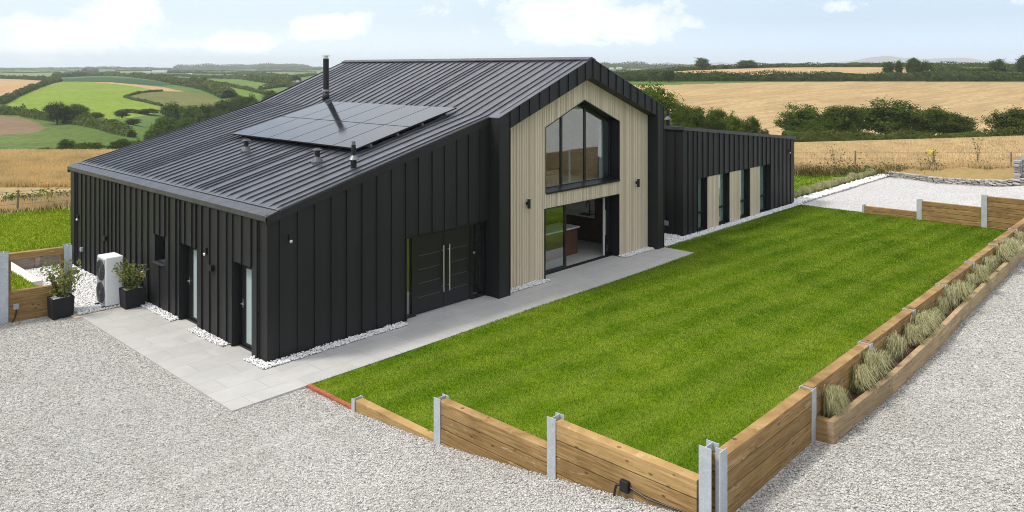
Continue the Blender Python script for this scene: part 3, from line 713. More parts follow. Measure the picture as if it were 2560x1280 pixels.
def turbine(x, ybase, ytop, d, label, rot):
    u, v = at(x, d); zb = H - (ybase-Y0)/F*d - 4; zt = H - (ytop-Y0)/F*d; hub = zb + (zt-zb)*.66; L = zt - hub
    t = thing('wind_turbine', label, 'wind turbine', (u, v, zb), 'far wind turbines', True, TH - math.pi/2)
    hh = hub - zb
    MB().tube((0, 0, 0), (0, 0, hh), hh*.035, hh*.02, 10).build('tower', M['white'], t)
    MB().box(-hh*.03, hh*.03, -hh*.05, hh*.05, hh-.3, hh+hh*.05).build('nacelle', M['white'], t)
    for k in range(3):
        a = rot + k*2*math.pi/3; p = Vector((math.sin(a), 0, math.cos(a)))
        m = MB(); c = Vector((0, -hh*.07, hh)); s = Vector((p.z, 0, -p.x))
        m.prism([c, c + p*L*.25 + s*L*.06, c + p*L, c + p*L*.2 - s*L*.02], (0, hh*.015, 0)); m.build('blade', M['white'], t)
turbine(373, 177, 158, 2600, 'white wind turbine on the left skyline above the farm', .2)
turbine(2398, 163, 148, 4200, 'small white wind turbine on the right skyline right of the bare hill', .1)
turbine(2513, 166, 142, 2600, 'white wind turbine with a tilted blade near the right edge', .45)
# ================================================================ HOUSE
house = thing('barn_house', 'black standing seam barn house with a pale timber gable and a flat side wing', 'house', (0, 0, 0))
B, E0, E1, RG, RR_ = 6.96, (0.0, 3.22), (6.96, 5.06), (11.06, 6.72), (15.30, 5.05)
def zroof(u):                        # top of the roof
    return E0[1] + (E1[1]-E0[1])*u/B if u < B else (E1[1] + (RG[1]-E1[1])*(u-B)/(RG[0]-B) if u < RG[0] else RG[1] + (RR_[1]-RG[1])*(u-RG[0])/(RR_[0]-RG[0]))
VB = lambda u: 12.62 + .38*min(u, RG[0])/RG[0]      # rear verge
WSV = [.44,.67,1.11,1.53,1.82,2.24,2.67,3.08,3.39,3.62,4.02,4.3,4.53,4.95,5.2,5.54,5.88,6.29,6.7,7.1,7.5,7.91,8.31,8.59,8.91,9.2,9.51,9.89,10.27,10.67,11.06,11.45,11.85,12.05]
# --- front wall (faces the lawn), left of the gable
m = MB(); tz = lambda u: zroof(u) - .16
m.uz([(0, -.05), (3.88, -.05), (3.88, tz(3.88)), (0, tz(0))], 0, .3)
m.uz([(3.88, 2.14), (6.82, 2.14), (6.82, tz(6.82)), (3.88, tz(3.88))], 0, .3)
for u in [.31,.75,1.19,1.63,2.06,2.5,2.94,3.39,3.84,4.26,4.72,5.15,5.6,6.03,6.47]:
    m.box(u-.012, u+.012, -.032, -.0005, 2.145 if 3.88 < u < 6.8 else -.05, tz(u)-.03)
m.box(-.004, .03, -.012, -.0005, -.05, tz(0)-.02)
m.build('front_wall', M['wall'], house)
# --- left wall (faces the drive)
m = MB(); TW = 3.06
OP = [(.67, 1.5, -.05, 1.97), (3.37, 4.27, -.05, 1.97), (5.21, 5.87, 1.25, 1.97)]
ys = [.3, .67, 1.5, 3.37, 4.27, 5.21, 5.87, 12.5]
for a, b in zip(ys, ys[1:]):
    o = next((q for q in OP if abs(q[0]-a) < .01), None)
    if o is None: m.box(0, .34, a, b, -.05, TW)
    else:
        m.box(0, .34, a, b, o[3], TW)
        if o[2] > 0: m.box(0, .34, a, b, -.05, o[2])
for v in WSV:
    z0 = -.05
    for o in OP:
        if o[0]-.02 < v < o[1]+.02: z0 = o[3]+.004
    m.box(-.036, -.0005, v-.013, v+.013, z0, TW)
    if 5.22 < v < 5.86: m.box(-.036, -.0005, v-.013, v+.013, -.05, 1.21)
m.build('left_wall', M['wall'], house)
m = MB().tube((-.045, .36, -.02), (-.045, .36, 3.05), .028, n=10); m.box(-.07, -.001, .335, .385, 1.0, 1.03); m.box(-.07, -.001, .335, .385, 2.4, 2.43)
m.build('downpipe', M['black'], house)
m = MB(); m.box(.3, 7.3, 12.2, 12.5, -.05, 3.0); m.box(14.85, 15.25, 12.2, 12.5, -.05, 3.0); m.box(7.3, 14.85, 12.2, 12.5, 2.32, 3.0); m.box(14.95, 15.25, .31, 12.19, -.05, 4.85); m.build('rear_wall', M['wall'], house)  # wide unseen opening added at the rear to let daylight into the kitchen
# --- roof sheets
m = MB()
def sheet(pts, th): m.prism(pts, (0, 0, -th))
m.prism([(.28, -.02, zroof(.28)), (B, -.02, zroof(B)), (B, VB(B), zroof(B)), (.28, VB(.28), zroof(.28))], (0, 0, -.15))
m.prism([(B, .001, zroof(B)), (RG[0], .001, RG[1]), (RG[0], VB(RG[0]), RG[1]), (B, VB(B), zroof(B))], (0, 0, -.15))
m.prism([(RG[0], .001, RG[1]), (RR_[0], .001, RR_[1]), (RR_[0], 13.0, RR_[1]), (RG[0], 13.0, RG[1])], (0, 0, -.15))
m.prism([(6.80, -.415, zroof(6.80)+.022), (RG[0], -.415, RG[1]+.022), (RG[0], .001, RG[1]+.022), (6.80, .001, zroof(6.80)+.022)], (0, 0, -.02))
m.prism([(RG[0], -.415, RG[1]+.022), (RR_[0]+.02, -.415, RR_[1]+.022), (RR_[0]+.02, .001, RR_[1]+.022), (RG[0], .001, RG[1]+.022)], (0, 0, -.02))
RSV = [.2,.5,.93,1.31,1.66,2.04,2.5,2.89,3.19,3.42,3.86,4.11,4.33,4.74,5.0,5.36,5.71,6.08,6.51,6.9,7.3,7.7,8.1,8.38,8.68,8.98,9.28,9.68,10.06,10.46,10.82,11.24,11.59,11.91,12.24,12.55]
RSV2 = [-.20] + RSV + [12.88]
def seam(v, u0, u1, taper):
    h, w = .034, .009
    z0, z1 = zroof(u0), zroof(u1); off = .023 if v < 0 else 0
    z0 += off; z1 += off
    pts = [(u0, v-w, z0-.002), (u1, v-w, z1-.002), (u1, v-w, z1+h), (u0 + (.16 if taper else 0), v-w, zroof(u0 + (.16 if taper else 0))+h+off)]
    m.prism(pts, (0, 2*w, 0))
for v in RSV: seam(v, .30, B, True); seam(v, B, RG[0]-.17, False)
seam(-.20, B+.1, RG[0]-.17, False)
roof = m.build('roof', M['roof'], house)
m = MB()
for s in (-1, 1):
    a, b = RG[0], RG[0] + s*.2; dz = .39*.2
    m.prism([(a, -.40, RG[1]+.062), (b, -.40, RG[1]+.062-dz), (b, 13.03, RG[1]+.062-dz), (a, 13.03, RG[1]+.062)], (0, 0, -.03))
m.build('ridge_cap', M['trim'], roof)
m = MB()
m.prism([(-.05, -.05, 3.205), (.215, -.05, zroof(.215)+.012), (.215, 12.66, zroof(.215)+.012), (-.05, 12.66, 3.205)], (0, 0, -.03))
m.box(-.05, -.03, -.05, 12.66, 3.09, 3.174)
m.build('eave_flashing', M['trim'], roof)
m = MB(); m.prism([(-.05, -.05, 3.175), (6.815, -.05, zroof(6.815)+.02), (6.815, -.05, zroof(6.815)-.2), (-.05, -.05, 3.0)], (0, .026, 0))
m.prism([(-.03, -.023, 3.215), (6.81, -.023, zroof(6.81)+.03), (6.81, .05, zroof(6.81)+.03), (-.03, .05, 3.215)], (0, 0, -.012))
m.build('verge_trim', M['wall'], roof)
m = MB(); m.prism([(-.04, 12.64, 3.2), (B, 12.64+.36, zroof(B)+.02), (B, 12.64+.36, zroof(B)-.2), (-.04, 12.64, 3.0)], (0, .03, 0))
m.prism([(B, 13.001, zroof(B)+.02), (RG[0], 13.03, RG[1]+.02), (RG[0], 13.03, RG[1]-.2), (B, 13.001, zroof(B)-.2)], (0, .03, 0))
m.build('verge_trim', M['black'], roof)
# --- gable frame standing proud of the wall
IN = [(7.27, 4.72), (11.06, 6.14), (14.88, 4.73)]
FV0, FV1 = -.40, .0
m = MB(); zo = lambda u: zroof(u) + .0
m.box(6.82, 7.27, FV0, .34, -.05, 4.72)
m.box(14.88, 15.30, FV0, .34, -.05, 4.73)
m.uz([(6.82, 4.72), (7.27, 4.72), (11.06, 6.14), (11.06, zo(11.06)), (6.82, zo(6.82))], FV0, FV1)
m.uz([(11.06, 6.14), (14.88, 4.73), (15.30, 4.73), (15.30, zo(15.3)), (11.06, zo(11.06))], FV0, FV1)
for u in [7.27,7.66,8.09,8.54,8.98,9.43,9.88,10.31,10.73,11.12,11.53,11.95,12.38,12.79,13.22,13.65,14.09,14.52,14.84]:
    zi = IN[0][1] + (IN[1][1]-IN[0][1])*(u-IN[0][0])/(IN[1][0]-IN[0][0]) if u < 11.06 else IN[1][1] + (IN[2][1]-IN[1][1])*(u-IN[1][0])/(IN[2][0]-IN[1][0])
    m.box(u-.013, u+.013, FV0-.032, FV0-.0005, zi+.01, zo(u)+.01)
for u in (6.832, 7.258, 14.892, 15.288): m.box(u-.012, u+.012, FV0-.014, FV0-.0005, -.04, 4.70 if u in (7.258, 14.892) else zo(u)-.01)
m.build('gable_frame', M['wall'], house)
# --- pale timber boarding
def ztop(u): return IN[0][1] + (IN[1][1]-IN[0][1])*(u-7.27)/(11.06-7.27) if u < 11.06 else IN[1][1] + (IN[2][1]-IN[1][1])*(u-11.06)/(14.88-11.06)
WU0, WU1, WZ0, WZ1, WZA = 9.26, 13.13, 2.61, 4.62, 5.40
WUA = (WU0+WU1)/2
DU0, DU1, DZ1 = 9.24, 13.11, 2.145
def wtop(u): return WZ1 + (WZA-WZ1)*(1-abs(u-WUA)/(WUA-WU0))
def boards(m, u0, u1, v, fn, rng, pal=None):
    u = u0
    while u < u1 - .01:
        w = min(rng.choice([.062, .062, .09, .12]), u1-u); a, b = u, u + w - .016
        for zs in fn(a, b): m.uz(zs, v, v+.022)
        u += w
def gable_cols(a, b):
    c = (a+b)/2; out = []
    def q(l0, l1, h0, h1): out.append([(a, l0), (b, l1), (b, h1), (a, h0)])
    inD = DU0 < c < DU1; inW = WU0 < c < WU1
    if inW:
        q(DZ1 if inD else -.02, DZ1 if inD else -.02, WZ0, WZ0); q(wtop(max(a, WU0)), wtop(min(b, WU1)), ztop(a)-.004, ztop(b)-.004)
    elif inD: q(DZ1, DZ1, ztop(a)-.004, ztop(b)-.004)
    else: q(-.02, -.02, ztop(a)-.004, ztop(b)-.004)
    return out
m = MB(); boards(m, 7.272, 14.878, .0, gable_cols, random.Random(4))
tc = m.build('timber_cladding', M['clad'], house)
m = MB()                                                   # dark backing behind the boards
m.uz([(7.27, -.05), (DU0, -.05), (DU0, 2.145), (WU0, 2.145), (WU0, 2.61), (WU0, 4.62), (WU0-.001, 4.62), (WUA, 5.40), (11.06, 6.14), (7.27, 4.72)], .024, .3)
m.uz([(DU1, -.05), (14.88, -.05), (14.88, 4.73), (11.06, 6.14), (WUA, 5.40), (WU1, 4.62), (WU1, 2.61), (WU1, 2.145), (DU1, 2.145)], .024, .3)
m.box(WU0, WU1, .024, .3, 2.145, 2.61)
m.build('cladding_backing', M['black'], tc)
# reveals
def ring(m, outer, inner, v0, v1):
    n = len(outer)
    for i in range(n):
        j = (i+1) % n; m.uz([outer[i], outer[j], inner[j], inner[i]], v0, v1)
WO = [(WU0, WZ0), (WU1, WZ0), (WU1, WZ1), (WUA, WZA), (WU0, WZ1)]
def inset(P, d):
    n = len(P); out = []
    for i in range(n):
        p0, p1, p2 = [Vector(P[k % n]) for k in (i-1, i, i+1)]
        a = (p1-p0).normalized(); b = (p2-p1).normalized(); na_ = Vector((-a.y, a.x)); nb_ = Vector((-b.y, b.x))
        k = (na_+nb_); k = k/ max(k.dot(na_), .2); out.append(tuple(p1 + k*d))
    return out
gw = MB(); ring(gw, inset(WO, -.004), inset(WO, .022), -.012, .42)
gwin = gw.build('gable_window', M['black'], house)
m = MB(); m.prism([(WU0+.022, -.05, WZ0+.024), (WU1-.022, -.05, WZ0+.024), (WU1-.022, .33, WZ0+.075), (WU0+.022, .33, WZ0+.075)], (0, 0, -.02)); m.box(WU0+.022, WU1-.022, -.05, -.03, WZ0-.03, WZ0+.003); m.build('sill', M['satin'], gwin)
m = MB(); I1 = inset(WO, .0225); ring(m, I1, inset(WO, .10), .33, .40)
for u in (10.44, 11.66): m.box(u-.045, u+.045, .335, .395, WZ0+.1, wtop(u)-.09)
m.build('frame', M['satin'], gwin)
I2 = inset(WO, .095)
def gpane(u0, u1):
    zt = lambda u: wtop(u) - .095/math.cos(math.atan(.404)); pts = [(u0, WZ0+.095), (u1, WZ0+.095), (u1, zt(u1))]
    if u0 < WUA < u1: pts.append((WUA, zt(WUA)))
    pts.append((u0, zt(u0))); MB().uz(pts, .362, .368).build('pane', M['glass'], gwin)
gpane(WU0+.095, 10.395); gpane(10.485, 11.615); gpane(11.705, WU1-.095)
# sliding door
m = MB(); m.box(DU0-.004, DU0+.02, -.012, .42, 0, DZ1); m.box(DU1-.02, DU1+.004, -.012, .42, 0, DZ1); m.box(DU0+.02, DU1-.02, -.012, .42, DZ1-.022, DZ1+.003)
sd = m.build('sliding_door', M['black'], house)
m = MB(); m.box(DU0+.02, DU1-.02, .26, .42, .002, .035); m.box(DU0+.02, DU1-.02, .30, .315, .035, .045); m.box(DU0+.02, DU1-.02, .36, .375, .035, .045); m.build('track', M['satin'], sd)
m = MB(); a, b = DU0+.02, 10.63
for (x0, x1, z0, z1) in ((a, a+.06, .05, 2.11), (b-.1, b, .05, 2.11), (a+.06, b-.1, .05, .14), (a+.06, b-.1, 2.04, 2.11)): m.box(x0, x1, .29, .35, z0, z1)
m.build('frame', M['satin'], sd); MB().box(a+.06, b-.1, .317, .323, .14, 2.04).build('pane', M['glass'], sd)
m = MB(); a, b = 12.76, DU1-.02
for (x0, x1, z0, z1) in ((a, a+.07, .05, 2.11), (b-.06, b, .05, 2.11), (a+.07, b-.06, .05, .14), (a+.07, b-.06, 2.04, 2.11)): m.box(x0, x1, .355, .41, z0, z1)
m.build('frame', M['satin'], sd); MB().box(a+.07, b-.06, .38, .386, .14, 2.04).build('pane', M['glass'], sd)
MB().box(12.735, 12.757, .35, .41, .05, 2.11).build('brush_seal', M['white'], sd)
MB().tube((12.80, .335, .75), (12.80, .335, 1.6), .012).build('handle', M['steel'], sd)
# --- entrance double door, recessed
ed = MB(); ed.box(3.88, 6.81, .12, .24, 2.06, 2.139); ed.box(3.88, 3.94, .12, .24, 0, 2.06); ed.box(4.14, 4.27, .12, .24, 0, 2.06); ed.box(6.22, 6.33, .12, .24, 0, 2.06); ed.box(6.72, 6.81, .12, .24, 0, 2.06); ed.box(3.94, 4.14, .12, .24, 0, .09); ed.box(6.33, 6.72, .12, .24, 0, .09)
edoor = ed.build('entrance_door', M['satin'], house)
for a, b in ((4.28, 5.24), (5.246, 6.21)):
    m = MB(); m.box(a, b, .14, .2, .04, 2.05)
    leaf = m.build('door_leaf', M['satin'], edoor)
for a, b in ((4.36, 5.12), (5.40, 6.13)):
    m = MB()
    for z in (.46, .82, 1.18, 1.54): m.box(a, b, .1375, .1395, z, z+.010)
    m.build('inlay_strip', M['inlay'], edoor)
for u, s in ((5.19, -1), (5.40, 1)):
    m = MB(); m.tube((u, .07, .46), (u, .07, 1.70), .018); 
    for z in (.6, 1.56): m.tube((u, .07, z), (u, .139, z), .012)
    m.build('handle', M['steel'], edoor)
MB().box(4.27, 6.22, .09, .235, .0, .035).build('threshold', M['greybox'], edoor)
MB().box(3.945, 4.138, .17, .176, .09, 2.055).build('pane', M['glass'], edoor); MB().box(6.332, 6.718, .17, .176, .09, 2.055).build('pane', M['glass'], edoor)
MB().tube((6.40, .155, 1.28), (6.40, .168, 1.28), .035, n=14).build('doorbell', M['greybox'], edoor)
# --- side doors and little window on the left wall
def side_door(v0, v1):
    m = MB(); m.box(.15, .24, v0+.001, v0+.06, 0, 1.965); m.box(.15, .24, v1-.06, v1-.001, 0, 1.965); m.box(.15, .24, v0+.06, v1-.06, 1.9, 1.965); m.box(.11, .24, v0+.06, v1-.06, -.02, .05)
    d = m.build('side_door', M['satin'], house)
    m = MB(); a, b = v0+.065, v1-.065; g0, g1 = v0+.20, v0+.56
    m.box(.165, .21, a, g0, .06, 1.895); m.box(.165, .21, g1, b, .06, 1.895); m.box(.165, .21, g0, g1, .06, .12); m.box(.165, .21, g0, g1, 1.83, 1.895); m.build('door_leaf', M['satin'], d)
    MB().box(.175, .19, g0, g1, .12, 1.83).build('frosted_pane', M['frost'], d)
    m = MB(); m.tube((.165, b-.07, 1.0), (.11, b-.07, 1.0), .012); m.tube((.11, b-.07, 1.0), (.11, b-.19, 1.0), .011); m.box(.158, .1645, b-.095, b-.045, .9, 1.1); m.build('handle', M['steel'], d)
side_door(.67, 1.5); side_door(3.37, 4.27)
m = MB(); v0, v1 = 5.211, 5.869
m.box(.22, .3, v0, v0+.06, 1.25, 1.969); m.box(.22, .3, v1-.06, v1, 1.25, 1.969); m.box(.22, .3, v0+.06, v1-.06, 1.25, 1.31); m.box(.22, .3, v0+.06, v1-.06, 1.91, 1.969); m.box(.21, .29, 5.52, 5.56, 1.31, 1.91)
w = m.build('small_window', M['satin'], house); MB().box(.255, .26, v0+.06, 5.52, 1.31, 1.91).build('pane', M['glass'], w); MB().box(.255, .26, 5.56, v1-.06, 1.31, 1.91).build('pane', M['glass'], w)
MB().prism([(-.07, v0+.002, 1.235), (.215, v0+.002, 1.262), (.215, v1-.002, 1.262), (-.07, v1-.002, 1.235)], (0, 0, -.018)).build('sill', M['trim'], w)
# --- flat wing on the right
ZW = lambda u: 4.20 - (u-17.3)*.1012
m = MB(); U0, U1 = 17.31, 27.40
m.uz([(U0, -.05), (18.36, -.05), (18.36, ZW(18.36)-.02), (U0, ZW(U0)-.02)], 0, .42)
m.uz([(18.36, 2.11), (24.78, 2.11), (24.78, ZW(24.78)-.02), (18.36, ZW(18.36)-.02)], 0, .42)
m.uz([(24.78, -.05), (U1, -.05), (U1, ZW(U1)-.02), (24.78, ZW(24.78)-.02)], 0, .42)
m.box(U0, U0+.3, .42, 8, -.05, ZW(U0)-.02); m.box(U1-.3, U1, .42, 8, -.05, ZW(U1)-.02); m.box(U0+.3, 18.2, 7.7, 8, -.05, 3.1); m.box(26.4, U1-.3, 7.7, 8, -.05, 3.1); m.box(18.2, 26.4, 7.7, 8, 2.3, 3.1)  # unseen rear opening added so daylight reaches the wing room
m.box(15.25, U0-.001, 3.0, 3.3, -.05, 4.1)
for u in [17.64,18.02,18.34,18.77,19.19,19.64,20.1,20.51,20.97,21.39,21.81,22.24,22.68,23.13,23.57,24.0,24.41,24.82,25.27,25.71,26.13,26.57,26.98]:
    m.box(u-.013, u+.013, -.036, -.0005, 2.114 if 18.36 < u < 24.8 else -.05, ZW(u)-.12)
for v in (.0, .38, .78, 1.2): m.box(U0-.036, U0-.0005, v-.012, v+.014, -.05, ZW(U0)-.12)
wing = m.build('wing_wall', M['wall'], house)
m = MB(); m.uz([(U0-.04, ZW(U0)-.13), (U1+.06, ZW(U1)-.13), (U1+.06, ZW(U1)), (U0-.04, ZW(U0))], -.06, -.037)
m.prism([(U0-.04, -.037, ZW(U0)), (U1+.06, -.037, ZW(U1)), (U1+.06, 8.05, ZW(U1)), (U0-.04, 8.05, ZW(U0))], (0, 0, -.018))
m.box(U0-.06, U0-.041, -.06, 8.05, ZW(U0)-.13, ZW(U0)); m.box(U1+.061, U1+.08, -.06, 8.05, ZW(U1)-.13, ZW(U1))
m.build('parapet_trim', M['trim'], wing)
TP = [(19.18, 20.09), (21.03, 21.96), (22.88, 23.81)]
for a, b in TP:
    m = MB(); boards(m, a, b-.001, .01, lambda x0, x1: [[(x0, -.02), (x1, -.02), (x1, 2.106), (x0, 2.106)]], random.Random(int(a*10))); m2 = m.build('timber_cladding', M['clad'], wing)
    MB().box(a+.002, b-.002, .034, .40, -.03, 2.108).build('cladding_backing', M['black'], m2)
for a, b in ((18.362, 19.18), (20.09, 21.03), (21.96, 22.88), (23.81, 24.778)):
    m = MB(); f = .055
    m.box(a+.003, a+f, .20, .27, .02, 2.106); m.box(b-f, b-.003, .20, .27, .02, 2.106); m.box(a+f, b-f, .20, .27, .02, .09); m.box(a+f, b-f, .20, .27, 2.04, 2.106); m.box(a+f, b-f, .20, .27, .66, .74)
    w = m.build('wing_window', M['satin'], house); MB().box(a+f, b-f, .29, .296, .09, 2.04).build('lit_room_panel', M['lit_room_panel'], w)  # added pale panel behind the glass makes the room look bright
    MB().box(a+f, b-f, .233, .239, .09, .66).build('pane', M['glass'], w); MB().box(a+f, b-f, .233, .239, .74, 2.04).build('pane', M['glass'], w)
    MB().box(a+.003, b-.003, .0, .20, -.03, .016).build('sill', M['satin'], w)
# --- things fixed to walls and roof
def updown(u):
    m = MB(); m.tube((u, -.10, 2.28), (u, -.10, 2.56), .048, n=18); m.box(u-.03, u+.03, -.055, -.001, 2.38, 2.46); l = m.build('wall_lamp', M['black'], house)
    MB().tube((u, -.10, 2.561), (u, -.10, 2.568), .04, n=18).build('lens', M['white'], l)
updown(8.40); updown(14.12)
def pir(face, a, z):
    P = (lambda x, y, zz: (a+x, -y, zz)) if face == 'v' else (lambda x, y, zz: (-y, a+x, zz))
    m = MB(); q = [P(-.035, .001, z-.02), P(.035, .001, z-.02), P(.035, .001, z+.11), P(-.035, .001, z+.11)]; m.prism(q, Vector(P(0, .045, 0)) - Vector(P(0, 0.0, 0))); o = m.build('sensor', M['black'], house)
    m = MB(); c = P(0, .05, z-.045)
    m.lathe(c, [(.0, -.045), (.028, -.035), (.042, -.008), (.042, .02), (.02, .035)], 14); m.build('sensor_lens', M['steel'], o, True)
pir('v', .55, 2.62); pir('u', 2.84, 1.97); pir('u', 11.73, 1.62)
m = MB(); c = (26.78, -.05, 2.5); m.box(26.75, 26.81, -.05, -.001, 2.5, 2.62); o = m.build('sensor', M['black'], house); MB().lathe((26.78, -.06, 2.47), [(0, -.04), (.03, -.03), (.04, 0), (.03, .03)], 12).build('sensor_lens', M['steel'], o, True)
m = MB(); m.box(-.09, -.001, 2.44, 2.58, 1.58, 1.72); m.build('vent_box', M['black'], house); MB().box(-.09, -.001, 9.25, 9.39, 1.27, 1.41).build('vent_box', M['black'], house)
m = MB(); m.box(-.085, -.002, 6.44, 6.56, .70, .86); s = m.build('isolator_switch', M['white'], house, bevel=.01); MB().box(-.105, -.086, 6.45, 6.55, .71, .85).build('switch_plate', M['yellow'], s); MB().tube((-.13, 6.5, .78), (-.105, 6.5, .78), .028, n=12).build('knob', M['red'], s)
MB().box(-.08, -.002, 11.28, 11.42, .62, .74).build('socket_box', M['greybox'], house, bevel=.01)
MB().box(17.23, 17.274, .62, .82, .36, .54).build('socket_box', M['greybox'], house, bevel=.012)
# flue
def on_roof(u): return zroof(u)
fu, fv, fz = 7.52, 9.15, zroof(7.52)
m = MB().tube((fu, fv, fz-.1), (fu, fv, fz+.28), .135, .12, 20); fl = m.build('flue_pipe', M['black'], house, True)
m = MB().tube((fu, fv, fz+.28), (fu, fv, fz+.35), .14, n=20); m.build('flue_collar', M['greybox'], fl)
m = MB().tube((fu, fv, fz+.35), (fu, fv, fz+1.49), .105, n=20); m.build('flue_stack', M['black'], fl)
m = MB().tube((fu, fv, fz+1.49), (fu, fv, fz+1.58), .085, n=20); m.build('flue_neck', M['steel'], fl)
m = MB().lathe((fu, fv, fz+1.58), [(.0, 0), (.17, 0), (.17, .012), (.07, .035), (.06, .05), (0, .055)], 20); m.build('flue_cap', M['greybox'], fl)
def vent(u, v):
    z = zroof(u); m = MB().lathe((u, v, z), [(0, -.03), (.165, -.05), (.16, .01), (.075, .14), (0, .14)], 18); b = m.build('roof_vent', M['grille'], house)
    MB().tube((u, v, z+.14), (u, v, z+.30), .068, n=16).build('vent_pipe', M['black'], b)
    m = MB().lathe((u, v, z+.30), [(0, 0), (.13, 0), (.135, .015), (.125, .03), (.08, .04), (.075, .06), (0, .065)], 18); m.build('vent_cap', M['grille'], b)
vent(2.78, 6.15); vent(2.76, 2.33)
u, v = 2.75, .70; z = zroof(u)
m = MB().tube((u, v, z-.05), (u, v, z+.19), .075, n=16); sp = m.build('soil_pipe', M['wall'], house)
MB().lathe((u, v, z+.19), [(0, 0), (.14, 0), (.14, .012), (.06, .11), (0, .11)], 18).build('pipe_collar', M['ltmetal'], sp)
MB().tube((u, v, z+.30), (u, v, z+.56), .056, n=16).build('pipe', M['wall'], sp)
MB().tube((u, v, z+.561), (u, v, z+.65), .046, n=10).build('pipe_cage', M['ltmetal'], sp)
u, v = 17.75, .95; z = ZW(u)
m = MB().tube((u, v, z-.05), (u, v, z+.27), .085, n=16); wv = m.build('wing_flue', M['black'], house)
MB().lathe((u, v, z+.27), [(0, .0), (.15, -.03), (.145, .0), (.05, .11), (0, .11)], 16).build('cowl', M['grille'], wv)
m = MB().tube((u, v, z+.40), (u, v, z+.50), .035); m.box(u-.05, u-.02, v-.03, v+.03, z+.5, z+.64); m.box(u+.02, u+.05, v-.03, v+.03, z+.5, z+.64); m.build('cowl_vane', M['black'], wv)
# solar array: two rows of six
SN = math.sqrt(1+.2644**2); ex = Vector((1, 0, .2644))/SN; en = Vector((-.2644, 0, 1))/SN
for r in range(2):
    for c in range(6):
        a0 = 3.50 + r*1.79; v0 = 1.55 + c*1.135
        p = Vector((a0, v0, zroof(a0))) + en*.13
        p = p - ex*0
        L, W, T = 1.78*SN*.995, 1.12, .035
        m = MB(); m.prism([p, p+ex*L, p+ex*L+Vector((0, W, 0)), p+Vector((0, W, 0))], en*T); fr = m.build('solar_panel', M['black'], house)
        q = p + en*(T+.0015) + ex*.014 + Vector((0, .014, 0)); l, w = L-.028, W-.028
        MB().prism([q, q+ex*l, q+ex*l+Vector((0, w, 0)), q+Vector((0, w, 0))], en*.001).build('solar_glass', M['panel'], fr)
for r in range(2):
    for k in (.4, 1.3):
        a0 = 3.5 + r*1.79 + k; p = Vector((a0, 1.50, zroof(a0))) + en*.055
        m = MB().prism([p, p+ex*.045, p+ex*.045+Vector((0, 6.95, 0)), p+Vector((0, 6.95, 0))], en*.065); m.build('panel_rail', M['ltmetal'], house)
# --- inside: hall, kitchen, bedroom
m = MB(); m.box(.35, 6.79, .45, 12.19, -.06, -.015); m.box(6.85, 14.94, .43, 12.19, -.06, .012); m.build('ground_floor', M['floor_in'], house)
m = MB(); m.box(7.2, 14.94, .43, 12.19, 2.32, 2.58); m.build('upper_floor', M['plaster'], house)
m = MB(); m.box(14.90, 14.948, .45, 12.19, .02, 2.31); m.box(7.1, 7.2, .45, 12.19, .02, 2.31); m.uz([(8.2, 2.6), (14.9, 2.6), (14.9, 4.95), (11.06, 6.45), (8.2, 5.35)], 4.2, 4.3); m.box(14.1, 14.2, .45, 4.2, 2.6, 5.0); m.box(8.2, 8.3, .45, 4.2, 2.6, 5.2); m.build('inner_wall', M['plaster'], house)
m = MB(); m.box(6.70, 6.80, .40, 2.2, 0, 2.3); m.build('inner_brick_wall', M['brick'], house); MB().box(3.0, 6.7, 2.2, 2.3, 0, 2.6).build('inner_wall', M['plaster'], house)
# wing interior
m = MB(); m.box(23.3, 23.4, .43, 7.6, -.01, 2.44); m.box(U0+.3, U1-.3, .43, 7.7, 2.45, 2.5); m.box(U0+.3, U1-.3, .43, 7.7, -.06, -.01); m.build('wing_room', M['plaster'], house)
isl = thing('kitchen_island', 'walnut kitchen island with a white top seen through the open sliding door', 'kitchen island', (11.4, 1.75, .012))
MB().box(10.25, 12.53, 1.34, 2.16, .012, .90).build('cabinet', M['walnut'], isl); MB().box(10.2, 12.6, 1.29, 2.22, .901, .945).build('worktop', M['quartz'], isl)
ctr = thing('kitchen_counter', 'dark kitchen counter with a white worktop along the far wall of the kitchen', 'kitchen counter', (14.55, 3.5, .012))
MB().box(14.24, 14.88, 1.88, 5.5, .012, .90).build('cabinet', M['darkcab'], ctr); MB().box(14.21, 14.88, 1.88, 5.5, .901, .935).build('worktop', M['quartz'], ctr); MB().box(14.86, 14.895, 1.88, 5.5, .936, 1.5).build('splashback', M['quartz'], ctr); MB().box(14.32, 14.72, 2.25, 2.75, .936, .938).build('sink', M['black'], ctr)
m = MB(); m.path([(14.72, 2.48, .936), (14.72, 2.48, 1.30)], .02, 8)
arc = [(14.72 - .11 + .11*math.cos(t), 2.48, 1.30 + .11*math.sin(t)) for t in [i*math.pi/8 for i in range(9)]]; m.path(arc, .016, 8); m.path([(14.50, 2.48, 1.30), (14.50, 2.48, 1.2)], .016, 8); m.tube((14.72, 2.44, 1.02), (14.72, 2.36, 1.05), .014)
tap = m.build('tap', M['black'], ctr)
tall = thing('tall_cabinet', 'tall dark walnut cabinet at the right side of the open kitchen', 'cabinet', (14.55, 1.2, .012)); m = MB(); m.box(14.22, 14.88, .46, 1.16, .06, 2.30); m.box(14.22, 14.88, 1.164, 1.87, .06, 2.30); m.box(14.28, 14.88, .46, 1.87, .012, .06); m.build('cabinet', M['darkcab'], tall)
bed = thing('bed', 'beige bed under the gable window, seen through the left panes', 'bed', (9.7, 1.7, 2.58)); MB().box(8.5, 10.9, .8, 2.5, 2.58, 2.95).build('base', M['linen'], bed, bevel=.03)
